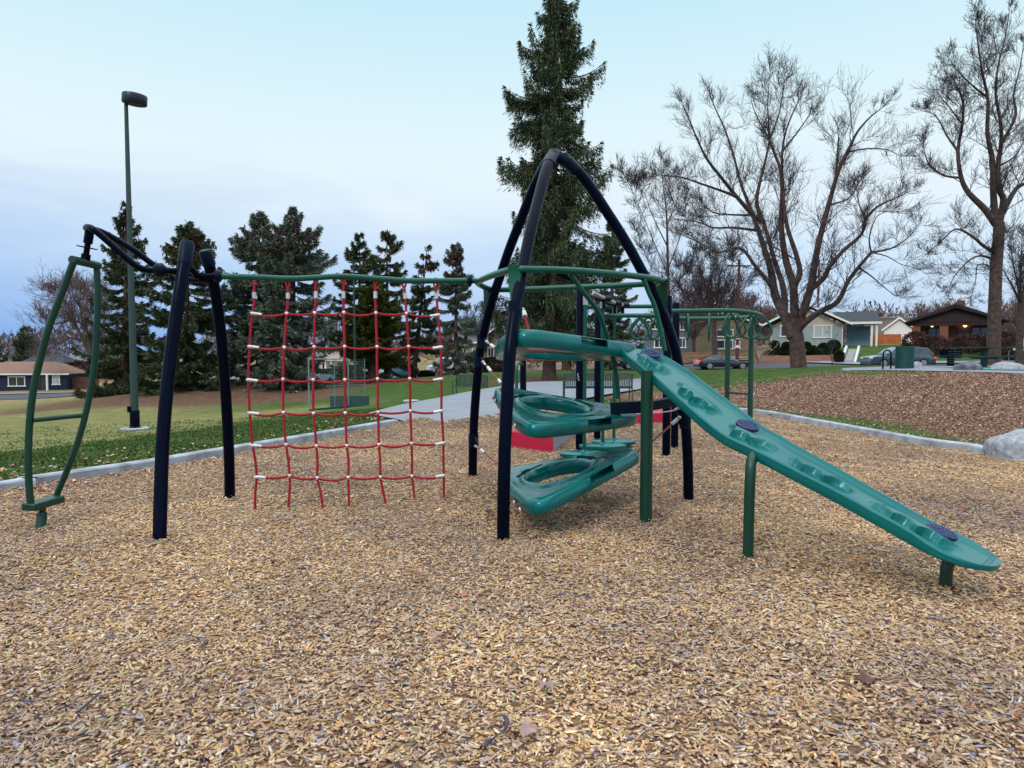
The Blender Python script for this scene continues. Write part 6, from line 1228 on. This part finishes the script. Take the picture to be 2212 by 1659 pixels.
# boulders
m_rock = mat('pale_granite', (.27, .295, .34), .9, var=.35, scale=16, bump=.8, bscale=16)
nd = m_rock.node_tree; 
def boulder(label, c, d, seed, m, sub=5):
    t = thing('boulder', label, 'boulder', (c[0], c[1], c[2])); import bmesh
    bm = bmesh.new(); bmesh.ops.create_icosphere(bm, subdivisions=sub, radius=1); V = []
    for v_ in bm.verts:
        p = v_.co.copy(); q = mnoise.noise(p * 1.3 + Vector((seed, 0, 0))) * .16 + mnoise.noise(p * 3.2 + Vector((0, seed, 0))) * .06 + mnoise.noise(p * 9 + Vector((0, seed, 3))) * .02
        p = p * (1 + q); p.z = max(p.z, -.3); p = Vector((p.x * d[0], p.y * d[1], p.z * d[2])); V.append((p.x + c[0], p.y + c[1], p.z + c[2]))
    Fc = [tuple(x.index for x in f.verts) for f in bm.faces]; bm.free(); link_mesh('rock', V, Fc, m, t); return t
c = G(2180, 998); boulder('pale granite boulder by the kerb, cut off by the right edge', (c.x + .52, c.y + .35, .02), (.52, .5, .43), 3, m_rock)
c = on(2093, 797, 22.6); boulder('dark boulder with whitish streaks under the picnic table', tuple(c + Vector((0, 0, .05))), (.42, .4, .27), 7, mat('dark_streaked_rock', (.10, .115, .145), .7, var=.7, scale=4, bump=.6, bscale=14), 4)
c = on(2176, 798, 22.6); boulder('low grey boulder right of the dark one beside the green court', tuple(c + Vector((0, 0, .0))), (.55, .5, .28), 9, m_rock, 4)
c = on(1981, 796, 26); boulder('small grey boulder just right of the litter bin', tuple(c), (.20, .2, .24), 12, m_rock, 3)
# lamp posts
m_lamp = mat('green_grey_lamp_pole', (.018, .045, .045), .5, var=.15); 
b = on(292, 928, 18); tp = P(280.5, 232, 18); t = thing('lamp_post', 'tall green lamp post with a flat round head on the left lawn', 'lamp post', tuple(b)); hh = P(276.5, 225, 18).z - b.z
MB().tube([b + Vector((0, 0, 0)), b + Vector((0, 0, hh))], [.105, .048], 8).build('pole', m_lamp, t); MB().lathe([(.17, 0), (.17, .05), (.125, .09), (.125, .5), (.115, .52)], b, 8).box(tuple(b + Vector((-.10, -.08, .55))), (.08, .06, .16)).build('pole_base', m_black, t)
MB().lathe([(.34, -.06), (.36, 0), (.36, .04), (.30, .05)], b - Vector((0, 0, .0)), 24).build('footing', m_conc, t)
hc = b + Vector((.22, 0, hh + .02)); MB().lathe([(.02, -.02), (.285, -.02), (.30, 0), (.30, .20), (.29, .22), (.02, .225)], hc, 40, axis=(.10, -.05, 1)).build('lamp_head', mat('black_lamp_housing', (.008, .012, .028), .4, var=.2), t); MB().lathe([(.02, -.035), (.24, -.033), (.25, -.022), (.02, -.02)], hc, 32, axis=(.10, -.05, 1)).build('lamp_lens', mat('unlit_lens', (.02, .02, .03), .3), t)
b = on(767, 826, 47); t = thing('lamp_post', 'slender distant lamp pole behind the net, left of the juniper', 'lamp post', tuple(b)); hh = P(766, 560, 47).z - b.z; MB().tube([b, b + Vector((0, 0, hh))], [.10, .06], 8).build('pole', m_lamp, t); MB().lathe([(.25, 0), (.25, .15)], b + Vector((.2, 0, hh)), 16).build('lamp_head', m_black, t)
# small white sign
b = on(500, 829, 70); t = thing('street_sign', 'tiny white sign on a thin post above the white car', 'street sign', tuple(b)); MB().tube([b, b + Vector((0, 0, 1.65))], .03, 6).build('post', m_steel, t); q = b + Vector((0, -.04, 1.5)); MB().box(tuple(q), (.30, .02, .40)).build('sign_plate', m_white, t, smooth=False)
# goal
a, b_, = on(668, 889, 26.4), on(753, 878, 28.2); dpt = (b_ - a).normalized(); bk_ = Vector((.52, .80, 0)); hh = P(668, 776, 26.4).z - a.z
t = thing('metal_goal', 'tall narrow green metal goal frame with netting on the lawn, seen through the rope net', 'goal', tuple(a)); m_gf = mat('pale_green_frame', (.14, .24, .24), .5, var=.1); up = Vector((0, 0, hh))
for p, n_ in ((a, 'front_post'), (b_, 'front_post'), (a + bk_ + dpt * .38, 'rear_post'), (b_ + bk_, 'rear_post')): MB().tube([p, p + up], .030 if n_ == 'front_post' else .015, 8).build(n_, m_gf, t)
MB().tube([a + up, b_ + up], .028, 8).build('crossbar', m_gf, t); MB().tube([a + up * .46 + bk_ * .9, b_ + up * .46 + bk_ * .9], .012, 6).build('rear_rail', m_gf, t)
MB().bar(a + Vector((0, 0, .04)), b_ + Vector((0, 0, .04)), .10, .08).bar(b_ + Vector((0, 0, .04)), b_ + bk_ + Vector((0, 0, .04)), .1, .08).build('base_beam', mat('dark_green_beam', (.008, .04, .04), .6), t, smooth=False)
pn = MB().box(tuple((a + b_) / 2 + bk_ + dpt * .15 + Vector((0, 0, .24))), ((b_ - a).length * .78, .04, .48), rz=0).build('kick_board', mat('dark_teal_board', (.01, .05, .055), .6), t, smooth=False)
g = MB()
for i in range(12): f = i / 11; g.tube([b_ + bk_ * f, b_ + bk_ * f + up], .003, 3, cap=False)
for i in range(18): z = up * (i / 18); g.tube([b_ + z, b_ + bk_ + z], .003, 3, cap=False)
for i in range(14): f = i / 13; g.tube([a + bk_ + (b_ - a) * f, a + bk_ + (b_ - a) * f + up], .0025, 3, cap=False)
for i in range(16): z = up * (i / 16); g.tube([a + bk_ + z, b_ + bk_ + z], .0025, 3, cap=False)
g.build('netting', mat('pale_netting', (.12, .17, .18), .8), t, smooth=False)
# utility cover
c = on(888, 864, 25); t = thing('utility_cover', 'flat whitish utility cover in the grass left of the path', 'utility cover', tuple(c)); MB().lathe([(.30, -.05), (.31, .035), (.05, .05)], c, 20).build('cover_plate', m_alu, t)
# utility poles and wires
m_pole = mat('reddish_pole_wood', (.10, .035, .03), .9, var=.3, scale=6)
b = on(1592, 790, 61.5); t = thing('utility_pole', 'reddish-brown wooden utility pole behind the ladder posts', 'utility pole', tuple(b)); top_ = P(1595, 560, 61.5); MB().tube([b, (b.x + .05, b.y, top_.z)], [.17, .12], 10).build('pole', m_pole, t)
for z in (1.55, 2.35): MB().lathe([(.178, -.12), (.182, .12)], b + Vector((0, 0, z)), 10).build('reflector_band', m_white, t)
MB().box((b.x, b.y, top_.z - .6), (2.2, .1, .12)).build('crossarm', m_pole, t, smooth=False)
b2_ = on(1765, 760, 100); t = thing('utility_pole', 'pinkish utility pole rising behind the roof of the pale house', 'utility pole', tuple(b2_)); top2 = P(1765, 560, 100); MB().tube([b2_, (b2_.x, b2_.y, top2.z)], [.2, .14], 10).build('pole', mat('pinkish_pole', (.20, .10, .12), .9), t); MB().box((b2_.x, b2_.y, top2.z - .7), (2.4, .1, .12)).build('crossarm', m_pole, t, smooth=False)
for lab, ua, va, ub, vb in (('thin dark overhead wire above the orange fence, upper of three', 1765, 672, 2420, 676), ('thin overhead wire crossing the sky right of the pale house, middle of three', 1765, 681, 2420, 687), ('thin overhead wire right of the pale house, lowest of three', 1765, 686, 2420, 694)):
    A, B_ = P(ua, va, 100), P(ub, vb, 100); pts = [A.lerp(B_, k / 20) - Vector((0, 0, .5 * 4 * (k / 20) * (1 - k / 20))) for k in range(21)]; tag(MB().tube(pts, .028, 4).build('overhead_wire', mat('wire_black', (.02, .02, .03), .6), None), lab, 'wire', 'overhead wires')
# white canopy at the right edge
c = on(2232, 780, 57); t = thing('white_canopy', 'white peaked canopy tip poking in at the right edge', 'canopy', tuple(c)); z0, z1 = Zof(757, 57), Zof(722, 57); MB().lathe([(1.75, z0 - c.z), (1.75, z0 - c.z + .12), (.05, z1 - c.z + .5)], c, 4).build('canopy_top', m_white, t, smooth=False)
for dx, dy in ((-1.2, -1.2), (1.2, -1.2), (-1.2, 1.2), (1.2, 1.2)): MB().tube([c + Vector((dx, dy, 0)), c + Vector((dx, dy, z0 - c.z))], .03, 6).build('canopy_leg', m_steel, t)
# ---- sticks and single leaves on the chips
def k8(x, y): return ((1000 + x * .18083) * .8848, (1600 + y * .18083) * .8848)
m_stick = mat('dark_weathered_stick', (.040, .048, .075), .8, var=.4, scale=40, bump=.5)
pts = [G(*k8(x, y), .03) for x, y in ((1272, 815), (1312, 880), (1295, 975), (1210, 1065), (1110, 1135), (1040, 1185), (1015, 1240))]
tag(MB().tube(catmull([tuple(p) for p in pts], 4), [.006 + .004 * math.sin(i * .4) for i in range(25)], 8).build('stick', m_stick, None, loc=tuple(pts[3])), 'curved dark bluish stick lying on the chips in the near foreground', 'stick', 'sticks lying on the chips')
for lab, path, r in (('thin dark stick on the chips, lower left of the photo', [(165, 1540), (195, 1515), (215, 1497)], .006), ('short dark stick on the chips below the middle platform', [(1248, 1007), (1262, 1006)], .006), ('thin reddish twig lying left of the curved foreground stick', [(860, 1372), (890, 1362), (915, 1368)], .004), ('short dark twig on the chips left of the middle ramp post', [(1240, 1290), (1262, 1284), (1275, 1290)], .004)):
    p = [G(u, v, .025) for u, v in path]; tag(MB().tube([tuple(q) for q in p], r, 7).build('stick', m_stick, None, loc=tuple(p[0])), lab, 'stick', 'sticks lying on the chips')
def maple(label, u, v, s, yaw, col):
    c = G(u, v, .035); n = 5; V = [Vector((0, 0, .012))]; k = 0
    for i in range(21):
        a = 2 * PI * i / 21; lobe = abs(math.cos(a * 2.5)) ** .7; r = s * (.42 + .58 * lobe) * (1 if i % 2 else .86); V.append(Vector((r * math.cos(a), r * math.sin(a), .012 * math.sin(a * 3 + s * 90) + .008)))
    M_2 = Matrix.Rotation(yaw, 4, 'Z') @ Matrix.Rotation(.12, 4, 'X'); V = [c + M_2 @ p for p in V]; low = [p - Vector((0, 0, .002)) for p in V]; N = len(V)
    Fc = [(0, i, i % 21 + 1) for i in range(1, 22)] + [(N, N + i % 21 + 1, N + i) for i in range(1, 22)] + [(i, N + i, N + i % 21 + 1, i % 21 + 1) for i in range(1, 22)]
    o = link_mesh('fallen_leaf', V, Fc, mat('leaf_' + str(col), col, .7, var=.2, scale=30), None, False, loc=tuple(c)); tag(o, label, 'leaf', 'single leaves fallen on the chips')
maple('pale mauve fallen leaf right of the curved foreground stick', 1139, 1575, .055, .4, (.30, .20, .19)); maple('small mauve leaf above and right of the curved stick', 1178, 1481, .045, 1.4, (.27, .19, .19)); maple('dark brown curled leaf on the chips at lower right', 1868, 1465, .05, .2, (.10, .05, .04)); maple('dark brown leaf left of the foot of the front tower leg', 1056, 1106, .06, .9, (.05, .04, .02))
maple('pinkish-brown leaf on the chips left of the curved stick, further off', 940, 1375, .05, 2.1, (.33, .2, .17)); maple('reddish fallen leaf on the chips under the ramp', 2075, 1104, .05, 2.1, (.24, .05, .03)); maple('brown leaf on the chips below the right net ropes', 905, 1240, .05, 1.1, (.20, .11, .08)); maple('tan fallen leaf at the lower left below the black post', 310, 1245, .05, .3, (.30, .18, .12))
# little white scratch mark on a black post behind
pts = [P(*c4(x, y), q1.y - .075) for x, y in ((835, 432), (828, 448), (842, 455), (826, 466), (840, 474), (832, 484), (845, 478))]; MB().tube(pts, .004, 5).build('scratch_mark', m_white, bk)
# ================================================================ sky and light
w_ = bpy.data.worlds.new('World'); scene.world = w_; w_.use_nodes = True; t = w_.node_tree; bg = t.nodes['Background']
SUN_EL, SUN_AZ = R(38), R(-150)      # azimuth from +Y towards +X: behind the viewer, to the left
sky = t.nodes.new('ShaderNodeTexSky'); sky.sky_type = 'NISHITA'; sky.sun_disc = False; sky.sun_elevation = SUN_EL; sky.sun_rotation = SUN_AZ; sky.air_density = 1; sky.dust_density = 1.5
tc = t.nodes.new('ShaderNodeTexCoord'); sx = t.nodes.new('ShaderNodeSeparateXYZ'); L(t, tc.outputs['Generated'], sx.inputs[0])
def math_(op, a, b=None, clamp=False):
    n = t.nodes.new('ShaderNodeMath'); n.operation = op; n.use_clamp = clamp
    for i, x in enumerate((a, b)):
        if x is None: continue
        if hasattr(x, 'links'): L(t, x, n.inputs[i])
        else: n.inputs[i].default_value = x
    return n.outputs[0]
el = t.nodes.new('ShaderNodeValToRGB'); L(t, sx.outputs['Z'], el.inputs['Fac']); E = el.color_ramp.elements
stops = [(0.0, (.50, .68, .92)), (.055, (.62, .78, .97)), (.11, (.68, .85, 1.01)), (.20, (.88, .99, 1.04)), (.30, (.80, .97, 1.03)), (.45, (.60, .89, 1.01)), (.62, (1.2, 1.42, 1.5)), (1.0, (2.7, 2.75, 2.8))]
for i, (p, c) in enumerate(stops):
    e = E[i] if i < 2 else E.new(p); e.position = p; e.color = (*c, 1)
mp = t.nodes.new('ShaderNodeMapping'); mp.inputs['Scale'].default_value = (1.3, 1.3, 6.5); L(t, tc.outputs['Generated'], mp.inputs[0])
nz = t.nodes.new('ShaderNodeTexNoise'); nz.inputs['Scale'].default_value = 1.9; nz.inputs['Detail'].default_value = 7; nz.inputs['Roughness'].default_value = .52; nz.inputs['Distortion'].default_value = .5; L(t, mp.outputs[0], nz.inputs['Vector'])
cr = t.nodes.new('ShaderNodeValToRGB'); L(t, nz.outputs['Fac'], cr.inputs['Fac']); cr.color_ramp.elements[0].position = .42; cr.color_ramp.elements[1].position = .66; cr.color_ramp.elements[0].color = (0, 0, 0, 1); cr.color_ramp.elements[1].color = (1, 1, 1, 1)
lowm = math_('SUBTRACT', 1.0, math_('MULTIPLY', sx.outputs['Z'], 3.4), True)             # clouds thicken low down
leftm = math_('MULTIPLY_ADD' if False else 'ADD', math_('MULTIPLY', sx.outputs['X'], -.55), .42, True)
blue = math_('MULTIPLY', math_('MULTIPLY', cr.outputs['Color'], math_('POWER', lowm, .7)), math_('ADD', leftm, .25, True), True)
def mixc(f, a, c, ty='MIX'):
    n = t.nodes.new('ShaderNodeMix'); n.data_type = 'RGBA'; n.blend_type = ty
    if hasattr(f, 'links'): L(t, f, n.inputs[0])
    else: n.inputs[0].default_value = f
    for i, x in ((6, a), (7, c)):
        if hasattr(x, 'links'): L(t, x, n.inputs[i])
        else: n.inputs[i].default_value = (*x, 1)
    return n.outputs[2]
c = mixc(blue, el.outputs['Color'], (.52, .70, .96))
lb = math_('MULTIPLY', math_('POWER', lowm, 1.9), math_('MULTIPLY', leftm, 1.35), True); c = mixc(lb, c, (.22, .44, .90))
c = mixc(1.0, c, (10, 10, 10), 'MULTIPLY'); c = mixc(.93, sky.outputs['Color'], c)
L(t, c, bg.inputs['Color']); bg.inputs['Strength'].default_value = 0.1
sl = bpy.data.lights.new('sun', 'SUN'); so = bpy.data.objects.new('sun', sl); COL.objects.link(so); sl.energy = 1.2; sl.angle = R(14); sl.color = (1, .84, .66)
dirv = Vector((math.sin(SUN_AZ) * math.cos(SUN_EL), math.cos(SUN_AZ) * math.cos(SUN_EL), math.sin(SUN_EL))); so.rotation_euler = dirv.to_track_quat('Z', 'Y').to_euler()
vs = scene.view_settings; vs.view_transform = 'Standard'; vs.look = 'None'; vs.gamma = 1; vs.exposure = 0.0; vs.use_curve_mapping = False
scene.render.engine = 'CYCLES'
